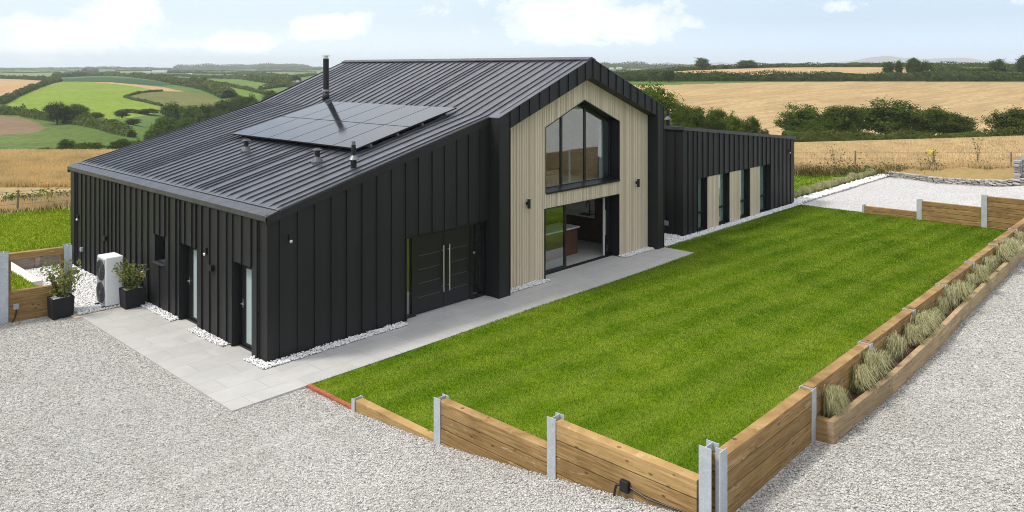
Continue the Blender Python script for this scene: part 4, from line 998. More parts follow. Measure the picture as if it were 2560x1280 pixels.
MB().box(8.52, 10.88, .82, 2.48, 2.952, 3.12).build('mattress', M['linen'], bed, bevel=.05); MB().box(9.9, 10.92, .78, 2.52, 3.121, 3.16).build('throw', M['throw'], bed, bevel=.02); MB().box(8.3, 8.48, .75, 2.55, 2.58, 3.6).build('headboard', M['throw'], bed, bevel=.03)
for x, lb in ((9.5, 'blue grey curtain at the left of the gable window'), (12.78, 'blue grey curtain at the right of the gable window')):
    m = MB(); pts = [(x + i*.035, .62 + .03*math.sin(i*1.9)) for i in range(9)]
    for (a, b), (c, d) in zip(pts, pts[1:]): m.prism([(a, b, 2.6), (c, d, 2.6), (c, d, 4.6), (a, b, 4.6)], (0, .006, 0))
    tag(m.build('curtain', M['curtain']), lb, 'curtain')
# ================================================================ SITE
rngS = np.random.default_rng(5)
def gfront(v): return np.interp(-v, [0, 3.3, 5.65, 8.15, 10.6, 12, 16, 30], [0, 0, .2, .51, .90, 1.0, 1.12, 1.35])
def gback(v): return np.interp(-v, [0, 1, 3.2, 5.5, 7.9, 11, 14, 30], [0, .0, .02, .28, .74, 1.46, 1.6, 1.8])
def gz(u, v):
    u = np.asarray(u, float); v = np.asarray(v, float)
    t = np.clip((u-3)/24, 0, 1)
    z = gfront(v)*(1-t) + gback(v)*t
    return z + .012*np.sin(u*.9+v*1.3) - .022
def grid_sheet(name, u0, u1, v0, v1, step, zf, mat):
    us = np.linspace(u0, u1, max(2, int((u1-u0)/step)+1)); vs = np.linspace(v0, v1, max(2, int((v1-v0)/step)+1))
    Ug, Vg = np.meshgrid(us, vs, indexing='ij'); n, m = Ug.shape; i = np.arange(n*m).reshape(n, m)
    q = np.stack([i[:-1,:-1], i[1:,:-1], i[1:,1:], i[:-1,1:]], -1).reshape(-1, 4)
    return kind(np_obj(name, np.stack([Ug, Vg, zf(Ug, Vg)], -1).reshape(-1, 3), q, mat, None, True), 'structure')
# drive: left/front block, the block in front of the lawn and the strip along the long wall
grid_sheet('gravel_drive', -26, -.02, -40, 9.0, .5, gz, M['gravel'])
grid_sheet('gravel_drive', -.02, 62, -40, -10.78, .5, gz, M['gravel'])
grid_sheet('car_park', 27.28, 41, -10.78, -.28, .4, lambda u, v: gz(u, v)+.0, M['gravel_w'])
ICO = None
def ico():
    p = (1+5**.5)/2
    v = np.array([(-1,p,0),(1,p,0),(-1,-p,0),(1,-p,0),(0,-1,p),(0,1,p),(0,-1,-p),(0,1,-p),(p,0,-1),(p,0,1),(-p,0,-1),(-p,0,1)], float); v /= np.linalg.norm(v[0])
    f = np.array([(0,11,5),(0,5,1),(0,1,7),(0,7,10),(0,10,11),(1,5,9),(5,11,4),(11,10,2),(10,7,6),(7,1,8),(3,9,4),(3,4,2),(3,2,6),(3,6,8),(3,8,9),(4,9,5),(2,4,11),(6,2,10),(8,6,7),(9,8,1)])
    return v, f
OCT = (np.array([(1,0,0),(-1,0,0),(0,1,0),(0,-1,0),(0,0,1),(0,0,-1)], float), np.array([(0,2,4),(2,1,4),(1,3,4),(3,0,4),(2,0,5),(1,2,5),(3,1,5),(0,3,5)]))
def stones(name, P, size, mat, shape, rng, label, cat, flat=.6, smooth=False):
    v, f = shape; n = len(P); k = len(v)
    s = size*(.55 + .9*rng.random((n, 1, 1))**1.5)
    V = v[None]*(1 + .28*rng.normal(size=(n, k, 1)).clip(-1.2, 1.2))*s
    V = V*np.stack([.8+.5*rng.random(n), .65+.35*rng.random(n), flat*(.7+.5*rng.random(n))], -1)[:, None]
    a = rng.random(n)*6.283; tl = rng.normal(size=n)*.35; ca, sa, ct, st = np.cos(a), np.sin(a), np.cos(tl), np.sin(tl)
    x, y, z = V[..., 0], V[..., 1], V[..., 2]
    y, z = y*ct[:, None]-z*st[:, None], y*st[:, None]+z*ct[:, None]
    x, y = x*ca[:, None]-y*sa[:, None], x*sa[:, None]+y*ca[:, None]
    V = np.stack([x, y, z], -1) + P[:, None]
    Fa = (f[None] + (np.arange(n)*k)[:, None, None]).reshape(-1, 3)
    return kind(np_obj(name, V.reshape(-1, 3), Fa, mat, None, smooth), 'stuff', label, cat)
def scatter(n, u0, u1, v0, v1, rng): return u0 + (u1-u0)*rng.random(n), v0 + (v1-v0)*rng.random(n)
# loose stones on the drive: dense near the viewpoint, thinning out with distance
def drive_stones(boxes, dens):
    out = []
    for b in boxes:
        n = int((b[1]-b[0])*(b[3]-b[2])*dens); u, v = scatter(n, *b, rngS); x, d = bearing(u, v)
        keep = (x > -150) & (x < 2710) & (d > 6.0) & (rngS.random(n) < np.clip((11.5/np.maximum(d, .1))**1.6, .12, 1))
        yy = Y0 + F*(H - gz(u, v))/d; keep &= yy < 1370
        patio = (u > -1.64) & (v > -1.63) & (v < 6.9); keep &= ~patio
        keep &= ~((u > -3.6) & (v > 7.05 - .165*(u+1.85)))
        out.append(np.stack([u[keep], v[keep]], -1))
    q = np.concatenate(out); z = gz(q[:, 0], q[:, 1]) + .006 + .012*rngS.random(len(q))
    return np.column_stack([q, z])
P = drive_stones([(-9, -.06, -12.5, 9), (-.06, 24, -15.5, -11.1), (-.06, 2.7, -11.2, -10.84)], 2100)
stones('gravel', P, .0125, M['stones'], OCT, rngS, 'loose pale grey gravel spread over the drive', 'gravel', .62)
# paving
m = MB()
m.box(-1.64, -.25, -.30, 6.36, -.06, .012)
m.box(-1.64, 15.35, -1.65, -.30, -.06, .012)
for a, b in ((.56, 1.62), (3.36, 4.30)): m.box(-.25, -.0, a, b, -.06, .012); m.box(0, .2, .68 if a < 2 else 3.38, 1.49 if a < 2 else 4.26, -.06, .010)
m.box(3.69, 7.28, -.30, -.0, -.06, .012); m.box(3.89, 6.80, .0, .30, -.06, .011); m.box(9.17, 13.06, -.30, .0, -.06, .012); m.box(9.27, 13.1, .0, .26, -.06, .011); m.box(14.89, 15.35, -.3, -.41, -.06, .0119)
patio = kind(m.build('patio', M['patio']), 'structure')
m = MB(); m.box(-1.66, -.26, 6.361, 6.50, -.06, .02); m.box(-1.80, -1.661, 6.361, 7.6, -.06, .022); tag(m.build('sandstone_edging', M['sand'], bevel=.006), 'buff stone edging between the grey paving and the white pebbles', 'edging')
# white pebbles along the walls
def pebbles(name, boxes, label, z, size=.021, dens=1500, base=True):
    P = []
    for u0, u1, v0, v1 in boxes:
        n = int(abs((u1-u0)*(v1-v0))*dens); u, v = scatter(n, u0, u1, v0, v1, rngS)
        P.append(np.column_stack([u, v, z + .012 + .03*rngS.random(n)]))
    return stones(name, np.concatenate(P), size, M['pebble'], ico(), rngS, label, 'pebbles', .72, True)
PB = [(-.25, .0, -.28, .54), (-.25, .0, 1.64, 3.34), (-.25, .0, 4.32, 6.36)]
m = MB()
for b in PB + [(0, 3.68, -.3, 0), (7.28, 9.16, -.3, 0), (13.07, 14.88, -.3, 0)]: m.box(b[0], b[1], b[2], b[3], -.06, .006)
m.box(-1.66, .0, 6.50, 12.7, -.06, .008); m.box(15.36, 27.42, -.42, 0, -.06, .006); m.box(15.36, 17.3, 0, 3, -.06, .006); m.box(27.30, 41, -.26, .34, -.07, .012)
kind(m.build('pebble_bed', M['gravel_w']), 'structure')
pebbles('white_pebbles', PB + [(0, 3.68, -.29, -.02), (7.28, 9.16, -.29, 0), (13.07, 14.88, -.29, 0)], 'white pebbles in strips along the foot of the black and timber walls', .012)
pebbles('white_pebbles', [(-1.64, .0, 6.52, 12.6)], 'white pebbles around the heat pump and down the left side of the house', .012, .024, 1100)
pebbles('white_pebbles', [(15.4, 27.4, -.40, -.03), (15.4, 17.28, 0, 1.6)], 'white pebbles along the foot of the flat wing', .01, .026, 900)
pebbles('white_pebbles', [(27.32, 40.5, -.25, .33)], 'white pebble strip beside the car park and its grass tufts', .03, .06, 260)
# lawns
def blades(name, boxes, dens, hgt, wid, mat, zf, label, far=14, mask=None):
    C = []
    for b in boxes:
        n = int((b[1]-b[0])*(b[3]-b[2])*dens); u, v = scatter(n, *b, rngS); x, d = bearing(u, v)
        keep = (x > -60) & (x < 2620) & (rngS.random(n) < np.clip((far/np.maximum(d, 1))**1.1, .15, 1))
        if mask is not None: keep &= mask(u, v)
        C.append(np.stack([u[keep], v[keep], d[keep]], -1))
    C = np.concatenate(C); n = len(C); a = rngS.random(n)*6.283; s = np.clip(C[:, 2]/far, 1, 3)**.8
    h = hgt*(.6+.7*rngS.random(n))*s**.4; w = wid*s*(.7+.6*rngS.random(n)); lean = h*.55*rngS.normal(size=n)
    z = zf(C[:, 0], C[:, 1]); dx, dy = np.cos(a)*w/2, np.sin(a)*w/2
    b2 = rngS.random(n)*6.283
    V = np.stack([np.stack([C[:, 0]-dx, C[:, 1]-dy, z-.004], -1), np.stack([C[:, 0]+dx, C[:, 1]+dy, z-.004], -1), np.stack([C[:, 0]+np.cos(b2)*lean, C[:, 1]+np.sin(b2)*lean, z+h], -1)], 1)
    return kind(np_obj(name, V.reshape(-1, 3), np.arange(3*n).reshape(n, 3), mat), 'stuff', label, 'grass')
zl = lambda u, v: np.zeros_like(np.asarray(u, float)) + .004 + .012*np.sin(np.asarray(u)*.7)*np.sin(np.asarray(v)*.9)
m = MB(); 
grid_sheet('lawn', .02, 15.36, -10.66, -1.66, .35, zl, M['lawn']); grid_sheet('lawn', 15.36, 27.285, -10.66, -.42, .35, zl, M['lawn'])
grid_sheet('lawn', 27.46, 40.5, .36, 13, .6, lambda u, v: 0*u + .02, M['lawn'])
blades('grass', [(.03, 15.4, -10.62, -1.62), (15.33, 27.25, -10.62, -.38)], 5200, .027, .0060, M['blades'], zl, 'mown green grass of the sunken front lawn', 13)
blades('grass', [(27.5, 40.2, .5, 12)], 300, .06, .02, M['blades'], lambda u, v: 0*u+.02, 'mown green grass behind the flat wing', 20)
zb = lambda u, v: .40 + .0*u + .03*np.sin(u*.4)*np.sin(v*.5)
grid_sheet('lawn', -16, 12, 12.78, 22.0, .5, zb, M['lawn_b']); grid_sheet('lawn', -9, -2.02, 8.2, 12.78, .4, zb, M['lawn_b'])
blades('grass', [(-9, 5, 12.78, 21.9), (-5, -2.0, 8.2, 12.78)], 900, .055, .014, M['blades_b'], zb, 'mown yellow green grass of the back lawn', 26)
m = MB()
for i in range(15): m.box(-.075, .018, -3.22+.103*i, -3.22+.103*i+.097, -.05, .035)
tag(m.build('brick_edging', M['redbrick']), 'low red brick edging between the gravel and the lawn corner', 'edging')
# cream kerbs by the back lawn
m = MB(); m.box(-2.0, -1.68, 9.4, 12.66, .0, .40); m.box(-2.4, -1.68, 8.2, 9.38, .0, .22); tag(m.build('kerb', M['cream'], bevel=.01), 'cream stone kerb between the pebbles and the back lawn', 'kerb')
# grey plank wall holding the back lawn
pw = thing('plank_wall', 'low weathered grey plank wall behind the white pebbles, holding up the back lawn', 'retaining wall', (-.9, 12.7, 0))
for i in range(4): MB().box(-2.0, .3, 12.70, 12.75, .0+i*.102, .0+i*.102+.099).build('plank', M['greyplank'], pw, bevel=.004)
MB().box(-.98, -.83, 12.66, 12.70, 0, .39).build('post', M['greyplank'], pw); MB().box(-2.0, .3, 12.64, 12.80, .409, .445).build('capping', M['cream'], pw, bevel=.004)

# ---------------------------------------------------------------- sleeper walls with steel posts
def hpost(w, x, y, z0, z1, axis, wallthing, s=.16):
    """H section: two flanges joined by a web; axis = direction the wall runs"""
    m = MB(); f = .012
    if axis == 'v':
        m.box(x-.10, x-.10+f, y-s/2, y+s/2, z0, z1); m.box(x+.10-f, x+.10, y-s/2, y+s/2, z0, z1); m.box(x-.10+f, x+.10-f, y-f/2, y+f/2, z0, z1)
    else:
        m.box(x-s/2, x+s/2, y-.10, y-.10+f, z0, z1); m.box(x-s/2, x+s/2, y+.10-f, y+.10, z0, z1); m.box(x-f/2, x+f/2, y-.10+f, y+.10-f, z0, z1)
    return m.build('steel_post', M['galv'], wallthing)
def sleepers(axis, fix, a, b, z0, z1, wallthing, mats, th=.085, bh=.2, topmat=None):
    z = z1; k = 0
    while z > z0 + .02:
        lo = max(z0, z-bh+.012); jit = rngS.random()*.008 - .004
        m = MB()
        if axis == 'v': m.box(fix-th+jit, fix+th+jit, a, b, lo, z)
        else: m.box(a, b, fix-th+jit, fix+th+jit, lo, z)
        mm = (topmat if (k == 0 and topmat) else mats)
        m.build('sleeper', M[mm], wallthing, bevel=.007); z -= bh; k += 1
fw_ = thing('retaining_wall', 'stepped wall of brown sleepers between steel posts along the front end of the lawn, with a gravel apron', 'retaining wall', (0, -7, 0))
hpost(None, 0, -3.30, -.1, .235, 'v', fw_, .10); hpost(None, 0, -5.66, -.1, .93, 'v', fw_); hpost(None, 0, -8.14, .0, 1.37, 'v', fw_)
sleepers('v', 0, -5.58, -3.35, -.12, .215, fw_, 'sleeper_new', bh=.30)
sleepers('v', 0, -8.12, -5.69, -.1, .895, fw_, 'sleeper', bh=.225)
sleepers('v', 0, -10.48, -8.17, -.0, 1.31, fw_, 'sleeper', bh=.24, topmat='sleeper_new')
lw = thing('retaining_wall', 'long wall of brown sleepers between steel posts running the length of the lawn beside the planting bed', 'retaining wall', (13, -10.7, 0))
zw = lambda u: 1.68 + .012*max(0, u-2.7)
hpost(None, 0, -10.60, .1, 1.77, 'v', lw, .17)
m = MB(); f = .012; m.box(-.09, .09, -10.80, -10.80+f, .1, 1.765); m.box(-.006, .006, -10.788, -10.69, .1, 1.765); m.build('steel_post', M['galv'], lw)
PU = [2.76, 5.20, 7.62, 9.9, 12.3, 14.75, 17.2, 19.6, 22.0, 24.5]
for u in PU: hpost(None, u, -10.70, .2, zw(u)-.006, 'u', lw)
edges = [.02] + PU + [27.1]
for i, (a, b) in enumerate(zip(edges, edges[1:])):
    z1 = zw(b)-.02; sleepers('u', -10.70, a+.012, b-.012, .12, z1, lw, 'sleeper', topmat=None if i else None, bh=.225)
bw = thing('retaining_wall', 'stepped wall of brown sleepers between steel posts at the far end of the lawn below the white car park', 'retaining wall', (27.2, -7, 0))
hpost(None, 27.2, -3.25, -.1, .37, 'v', bw, .10); hpost(None, 27.2, -5.53, -.1, .86, 'v', bw, .2); hpost(None, 27.2, -7.93, -.1, 1.31, 'v', bw, .2)
sleepers('v', 27.2, -5.44, -3.30, -.08, .32, bw, 'sleeper', bh=.2); sleepers('v', 27.2, -7.90, -5.56, -.08, .80, bw, 'sleeper', bh=.2); sleepers('v', 27.2, -10.55, -7.96, -.08, 1.27, bw, 'sleeper', bh=.2)
# planting bed outside the long wall
bz = lambda u: 1.0 + .0205*(u-2.85)
be = thing('planting_bed', 'long narrow raised bed edged with pale sleepers outside the sleeper wall', 'planting bed', (10, -11, 1.0))
m = MB(); us = [2.82, 5.1, 7.4, 9.7, 12, 14.4, 16.8, 19.2, 21.6, 24, 26.4]
def bedv(u): return float(np.interp(u, [2.8, 5.5, 9.8, 14, 18.4, 27], [-11.07, -11.20, -11.15, -11.11, -11.09, -11.09])) - .012*math.sin(u*1.9)
for a, b in zip(us, us[1:]):
    k = MB(); va, vb = bedv(a), bedv(b)
    k.prism([(a, va, bz(a)-.12), (b-.006, vb, bz(b)-.12), (b-.006, vb, bz(b)+.24), (a, va, bz(a)+.24)], (0, .10, 0)); k.build('edging_sleeper', M['kerbwood'], be, bevel=.008)
MB().box(2.82, 2.94, bedv(2.82)+.10, -10.79, bz(2.8)-.1, bz(2.8)+.235).build('edging_sleeper', M['sleeper'], be, bevel=.008)
n = 90; uu = np.linspace(2.94, 26.4, n); vv = np.linspace(-10.79, -11.02, 6)
Ug, Vg = np.meshgrid(uu, np.linspace(0, 1, 6), indexing='ij'); VV = -10.79 + Vg*np.array([bedv(x)+.11+10.79 for x in uu])[:, None]
Zs = 1.0 + .0205*(Ug-2.85) + .15 + .03*rngS.normal(size=Ug.shape)
i = np.arange(n*6).reshape(n, 6); q = np.stack([i[:-1,:-1], i[1:,:-1], i[1:,1:], i[:-1,1:]], -1).reshape(-1, 4)
so = np_obj('soil', np.stack([Ug, VV, Zs], -1).reshape(-1, 3), q, M['soil']); place(so, be)
# feather grass
def tuft_mesh(name, seed, n=420, h=.42, spread=.30):
    r = np.random.default_rng(seed); a = r.random(n)*6.283; L = h*(.38+.85*r.random(n)); out = spread*np.sqrt(r.random(n))*1.25
    base = .045*r.normal(size=(n, 2)); wind = np.array([.05, -.03])
    P0 = np.column_stack([base, np.zeros(n)]); d = np.stack([np.cos(a), np.sin(a)], -1)
    P1 = np.column_stack([base + d*out[:, None]*.30 + wind*.3, L*.55]); P2 = np.column_stack([base + d*out[:, None]*.72 + wind, L*.92]); P3 = np.column_stack([base + d*out[:, None]*1.2 + wind*1.8, L*(.95 - .35*out/spread)])
    w = .0042; s = np.column_stack([-d[:, 1], d[:, 0], np.zeros(n)])*w
    V = np.stack([P0-s, P0+s, P1-s, P1+s, P2-s*.7, P2+s*.7, P3-s*.3, P3+s*.3], 1).reshape(-1, 3)
    k = (np.arange(n)*8)[:, None]; Fa = np.concatenate([k+np.array([[0,1,3,2]]), k+np.array([[2,3,5,4]]), k+np.array([[4,5,7,6]])])
    o = np_obj(name, V, Fa, M['tuft']); return o
TS = [tuft_mesh('ornamental_grass', 100+k, 620, .36 if k else .54, .17 if k else .13) for k in range(7)]
used = [0]*7
def tuft(u, v, z, k, s, label, group):
    o = TS[k] if not used[k] else TS[k].copy()
    if used[k]: COL.objects.link(o)
    used[k] = 1; o.location = (u, v, z); o.scale = (s, s, s*(.9+.2*rngS.random())); o.rotation_euler = (0, 0, rngS.random()*6.28); tag(o, label, 'ornamental grass', group)
tl = ['upright straw coloured grass clump at the near end of the bed', 'green and straw grass clump second from the near end of the bed', 'spreading green grass clump, third from the near end', 'pale grass clump touching the green third one', 'green grass clump in the bed beside the first inner steel post']
tu = [3.12, 3.52, 4.35, 4.85, 5.55, 6.1, 6.55, 7.0, 7.55, 8.15, 8.65, 9.2, 9.8, 10.4, 10.95, 11.5, 12.1, 12.7, 13.3, 13.9, 14.5, 15.1, 15.7, 16.3, 16.9, 17.5, 18.2, 18.9, 19.6, 20.4, 21.2]
ORD = 'first second third fourth fifth sixth seventh eighth ninth tenth eleventh twelfth thirteenth fourteenth fifteenth sixteenth seventeenth eighteenth nineteenth twentieth twenty-first twenty-second twenty-third twenty-fourth twenty-fifth twenty-sixth twenty-seventh twenty-eighth twenty-ninth thirtieth thirty-first'.split()
og = 'feather grass clumps along the planting bed'
for i, u in enumerate(tu):
    lb = tl[i] if i < len(tl) else 'bushy straw green grass clump, %s along the planting bed from its near end' % ORD[i]
    tuft(u, -10.86 - .03*rngS.random(), bz(u)+.14, [4, 1, 5, 3, 2, 6, 3, 1, 4][i % 9] if i else 0, .7+.6*rngS.random(), lb, og)
kg = 'feather grass clumps along the car park edge'
for i in range(20):
    u = 27.75 + i*.64; tuft(u, .50 + .1*rngS.random(), .03, 1 + i % 6, .85+.4*rngS.random(), 'pale feather grass clump, %s from the wing corner along the white pebble strip' % ORD[i], kg)

# ---------------------------------------------------------------- things by the left wall
def square_pot(u0, u1, v0, v1, label, z=0):
    t = thing('planter', label, 'planter', ((u0+u1)/2, (v0+v1)/2, z)); m = MB(); h = .52; e = .02; w = .035
    O0 = [(u0+e, v0+e, z), (u1-e, v0+e, z), (u1-e, v1-e, z), (u0+e, v1-e, z)]; O1 = [(u0, v0, z+h), (u1, v0, z+h), (u1, v1, z+h), (u0, v1, z+h)]
    I1 = [(u0+w, v0+w, z+h), (u1-w, v0+w, z+h), (u1-w, v1-w, z+h), (u0+w, v1-w, z+h)]; I0 = [(a, b, z+h-.09) for a, b, c in I1]
    vs = O0+O1+I1+I0; fs = [(3,2,1,0)]
    for r in range(3):
        for i in range(4): fs.append((r*4+i, r*4+(i+1) % 4, r*4+4+(i+1) % 4, r*4+4+i))
    fs.append((12,13,14,15)); m.add(vs, fs); m.build('pot', M['planter'], t, bevel=.006)
    n = 190; P = np.column_stack([*scatter(n, u0+w+.02, u1-w-.02, v0+w+.02, v1-w-.02, rngS), z+h-.06+.03*rngS.random(n)])
    o = stones('pebble_topping', P, .028, M['pebble'], ico(), rngS, None, None, .7, True); place(o, t); o['kind'] = 'stuff'
    return (u0+u1)/2, (v0+v1)/2, z+h-.06
p1 = square_pot(-2.24, -1.72, 6.63, 7.08, 'square black planter on the gravel in front of the timber screen')
p2 = square_pot(-.66, -.12, 6.13, 6.57, 'square black planter tucked between the heat pump and the black wall')
def shrub(p, seed, hh, ww, label, lean):
    r = random.Random(seed); rg = np.random.default_rng(seed)
    t = thing('shrub', label, 'shrub', p); m = MB(); Ps = []; Ns = []
    for i in range(15):
        a = r.random()*6.28; q = Vector(p); k = r.uniform(.5, 1.1); d = Vector((math.cos(a)*.42*k*ww + lean[0], math.sin(a)*.42*k*ww + lean[1], r.uniform(.7, 1.1))).normalized(); L = hh*r.uniform(.6, 1.05)
        pts = [q + Vector((r.uniform(-.05, .05), r.uniform(-.05, .05), 0))]
        for s in range(5): d = (d + Vector((r.uniform(-.2, .2), r.uniform(-.2, .2), .02))).normalized(); pts.append(pts[-1] + d*L/5)
        for s in range(5): m.tube(pts[s], pts[s+1], .009*(1-s*.16), .009*(1-(s+1)*.16), 6)
        for s in range(1, 6):
            for _ in range(8): Ps.append(np.array(pts[s]) + rg.normal(size=3)*np.array([.06, .06, .05])); Ns.append(rg.normal(size=3)*.5 + np.array([0, 0, .7]))
    m.build('stem', M['bark'], t)
    Vv, Ff = leaf_quads(np.array(Ps), np.array(Ns), .105, rg, aspect=1.9); c = np_obj('foliage', Vv, Ff, M['leaf_s']); place(c, t)
shrub(p1, 11, .95, 1.05, 'open leafy shrub growing in the planter by the timber screen', (.12, -.02))
shrub(p2, 23, .80, .95, 'dense leafy shrub growing in the planter beside the heat pump', (-.05, -.05))
# heat pump
hpq = thing('heat_pump', 'tall white air source heat pump with two dark fans standing on the white pebbles', 'heat pump', (-.77, 7.03, 0))
MB().box(-.98, -.53, 6.60, 7.22, .07, 1.36).build('casing', M['white'], hpq, bevel=.025)
MB().box(-.992, -.981, 6.64, 7.20, .12, 1.30).build('front_panel', M['greybox'], hpq)
for z in (.40, 1.0):
    o = MB(); o.tube((-1.0, 6.92, z), (-.993, 6.92, z), .275, n=32); o.build('fan_opening', M['black'], hpq)
    g = MB()
    for r_ in (.07, .12, .17, .22, .265):
        for i in range(28):
            a, b = 2*math.pi*i/28, 2*math.pi*(i+1)/28; g.tube((-1.012, 6.92+math.cos(a)*r_, z+math.sin(a)*r_), (-1.012, 6.92+math.cos(b)*r_, z+math.sin(b)*r_), .006, n=4, cap=False)
    for i in range(8): a = math.pi*i/4; g.tube((-1.01, 6.92, z), (-1.01, 6.92+math.cos(a)*.27, z+math.sin(a)*.27), .005, n=4)
    g.tube((-1.02, 6.92, z), (-1.002, 6.92, z), .05, n=14); g.build('fan_guard', M['grille'], hpq)
MB().box(-1.06, -.5, 6.64, 6.72, .02, .07).build('foot', M['black'], hpq); MB().box(-1.06, -.5, 7.1, 7.18, .02, .07).build('foot', M['black'], hpq)
# timber screen with the square window
sc_ = thing('timber_screen', 'brown sleeper screen with a square opening between two steel posts', 'screen', (-2.5, 7.2, 0))
sd_ = Vector((.9866, -.163, 0)); sn_ = Vector((.163, .9866, 0)); s0 = Vector((-3.03, 7.30, 0))
def sbox(a, b, z0, z1, t0, t1): 
    p = s0 + sd_*a + sn_*t0; q = s0 + sd_*b + sn_*t0
    return MB().prism([p+Vector((0,0,z0)), q+Vector((0,0,z0)), q+Vector((0,0,z1)), p+Vector((0,0,z1))], sn_*(t1-t0))
for k, (z0, z1) in enumerate(((-.05, .19), (.194, .38), (.384, .57), (.574, .755), (1.545, 1.72))): sbox(.0, 1.20, z0, z1, 0, .16).build('sleeper', M['sleeper'], sc_, bevel=.006)
sbox(.0, .05, .755, 1.544, .03, .15).build('lining', M['sleeper'], sc_); sbox(1.15, 1.20, .755, 1.544, .03, .15).build('lining', M['sleeper'], sc_)
for a in (-.2, 1.21):
    m = MB()
    for t0, t1, x0, x1 in ((-.03, -.018, a, a+.19), (.178, .19, a, a+.19), (-.018, .178, a+.089, a+.101)): m2 = sbox(x0, x1, -.05, 1.765, t0, t1); m.add(m2.v, m2.f)
    m.build('steel_post', M['galv'], sc_)
for k, (z0, z1) in enumerate(((-.05, .38), (.385, .75), (.755, 1.2), (1.205, 1.75))): sbox(-2.2, -.21, z0, z1, 0, .16).build('sleeper', M['sleeper'], sc_)
sk = sbox(.09, .22, .30, .44, -.06, -.001).build('socket_box', M['greybox'], sc_, bevel=.012)
m = MB(); pts = [s0+sd_*.155+sn_*-.03+Vector((0,0,z)) for z in (.30, .2)] + [s0+sd_*.13+sn_*-.03+Vector((0,0,.10)), s0+sd_*.06+sn_*-.03+Vector((0,0,-.02))]; m.path(pts, .014, 8); m.build('cable', M['black'], sk)
# black socket and cable on the front sleeper wall
bs = thing('junction_box', 'small black socket box with a cable fixed low on the front sleeper wall', 'junction box', (-.1, -9.45, .72))
MB().box(-.16, -.09, -9.50, -9.37, .80, .95).build('box', M['black'], bs, bevel=.01)
m = MB(); m.path([(-.115, -9.50, .88), (-.11, -9.8, .83), (-.105, -10.2, .86), (-.105, -10.48, .88)], .011, 6); m.path([(-.12, -9.37, .87), (-.13, -9.30, .84), (-.14, -9.28, .74), (-.12, -9.26, .60)], .016, 6); m.build('cable', M['black'], bs)

# ---------------------------------------------------------------- field edges
def wire_fence(pts, h, label, zfun, step):
    t = thing('wire_fence', label, 'fence', (pts[0][0], pts[0][1], zfun(*pts[0])))
    W = []
    for (a, b), (c, d) in zip(pts, pts[1:]):
        L = math.hypot(c-a, d-b); n = max(1, round(L/step))
        W += [(a+(c-a)*i/n, b+(d-b)*i/n) for i in range(n)]
    W.append(pts[-1])
    for i, (a, b) in enumerate(W):
        z = zfun(a, b); q = .02*math.sin(i*5.1); MB().tube((a, b, z-.1), (a+q, b-q, z+h*(1+.06*math.sin(i*2.3))), .05, .045, 8).build('post', M['post'], t)
    m = MB()
    for k in (.3, .62, .92):
        for (a, b), (c, d) in zip(W, W[1:]): m.tube((a, b, zfun(a, b)+h*k), (c, d, zfun(c, d)+h*k), .008, n=4, cap=False)
    m.build('wire', M['wire'], t)
zland = lambda a, b: float(land_z(*[np.array(q) for q in bearing(a, b)]))
LF = [(-14, 26.2), (1.0, 22.3), (12, 19.4)]
wire_fence(LF, .85, 'old post and wire fence between the back lawn and the wheat field', lambda a, b: .42, 4.2)
RF = [(30, 13.5), (36.2, 6.6), (40.6, 1.8), (47.2, -5.2), (56, -14.5)]
wire_fence(RF, 1.1, 'post and wire fence between the garden and the pale stubble field', lambda a, b: .22, 4.6)
def strip(name, pts, wid, n, h, mat, zf, label, cat, seed, clump=1.0):
    r = np.random.default_rng(seed); W = np.array(pts, float); sg = np.linalg.norm(np.diff(W, axis=0), axis=1); cum = np.concatenate([[0], np.cumsum(sg)])
    s = r.random(n)*cum[-1]; u = np.interp(s, cum, W[:, 0]) + r.normal(size=n)*wid*.5; v = np.interp(s, cum, W[:, 1]) + r.normal(size=n)*wid*.5
    hh = h*(.5+.7*r.random(n))*(.75+.35*np.sin(s*1.7)*np.sin(s*.6+1)*clump); a = r.random(n)*6.28; w = .012+.02*r.random(n); ln = hh*.4*r.normal(size=n)
    z = zf(u, v); V = np.stack([np.stack([u-np.cos(a)*w, v-np.sin(a)*w, z-.05], -1), np.stack([u+np.cos(a)*w, v+np.sin(a)*w, z-.05], -1), np.stack([u+np.cos(a*3)*ln, v+np.sin(a*3)*ln, z+hh], -1)], 1)
    return kind(np_obj(name, V.reshape(-1, 3), np.arange(3*n).reshape(n, 3), M[mat]), 'stuff', label, cat)
zln = lambda u, v: land_z(*bearing(u, v))
strip('dry_grass', [(a, b+1.2) for a, b in LF], 1.6, 46000, .46, 'dry', zln, 'tall dry grass along the edge of the wheat field', 'dry grass', 1)
strip('dry_grass', RF, 1.2, 20000, .7, 'dry', zln, 'tall dry grass along the fence of the stubble field', 'dry grass', 2)
strip('wild_grass', [(a, b-.1) for a, b in LF], .5, 4200, .28, 'bramble', lambda u, v: 0*u+.36, 'rough green growth at the foot of the left fence', 'wild grass', 3)
strip('wild_grass', [(a-.4, b-.4) for a, b in RF], .8, 9000, .5, 'bramble', lambda u, v: 0*u+.1, 'rough green growth at the foot of the right fence', 'wild grass', 4)
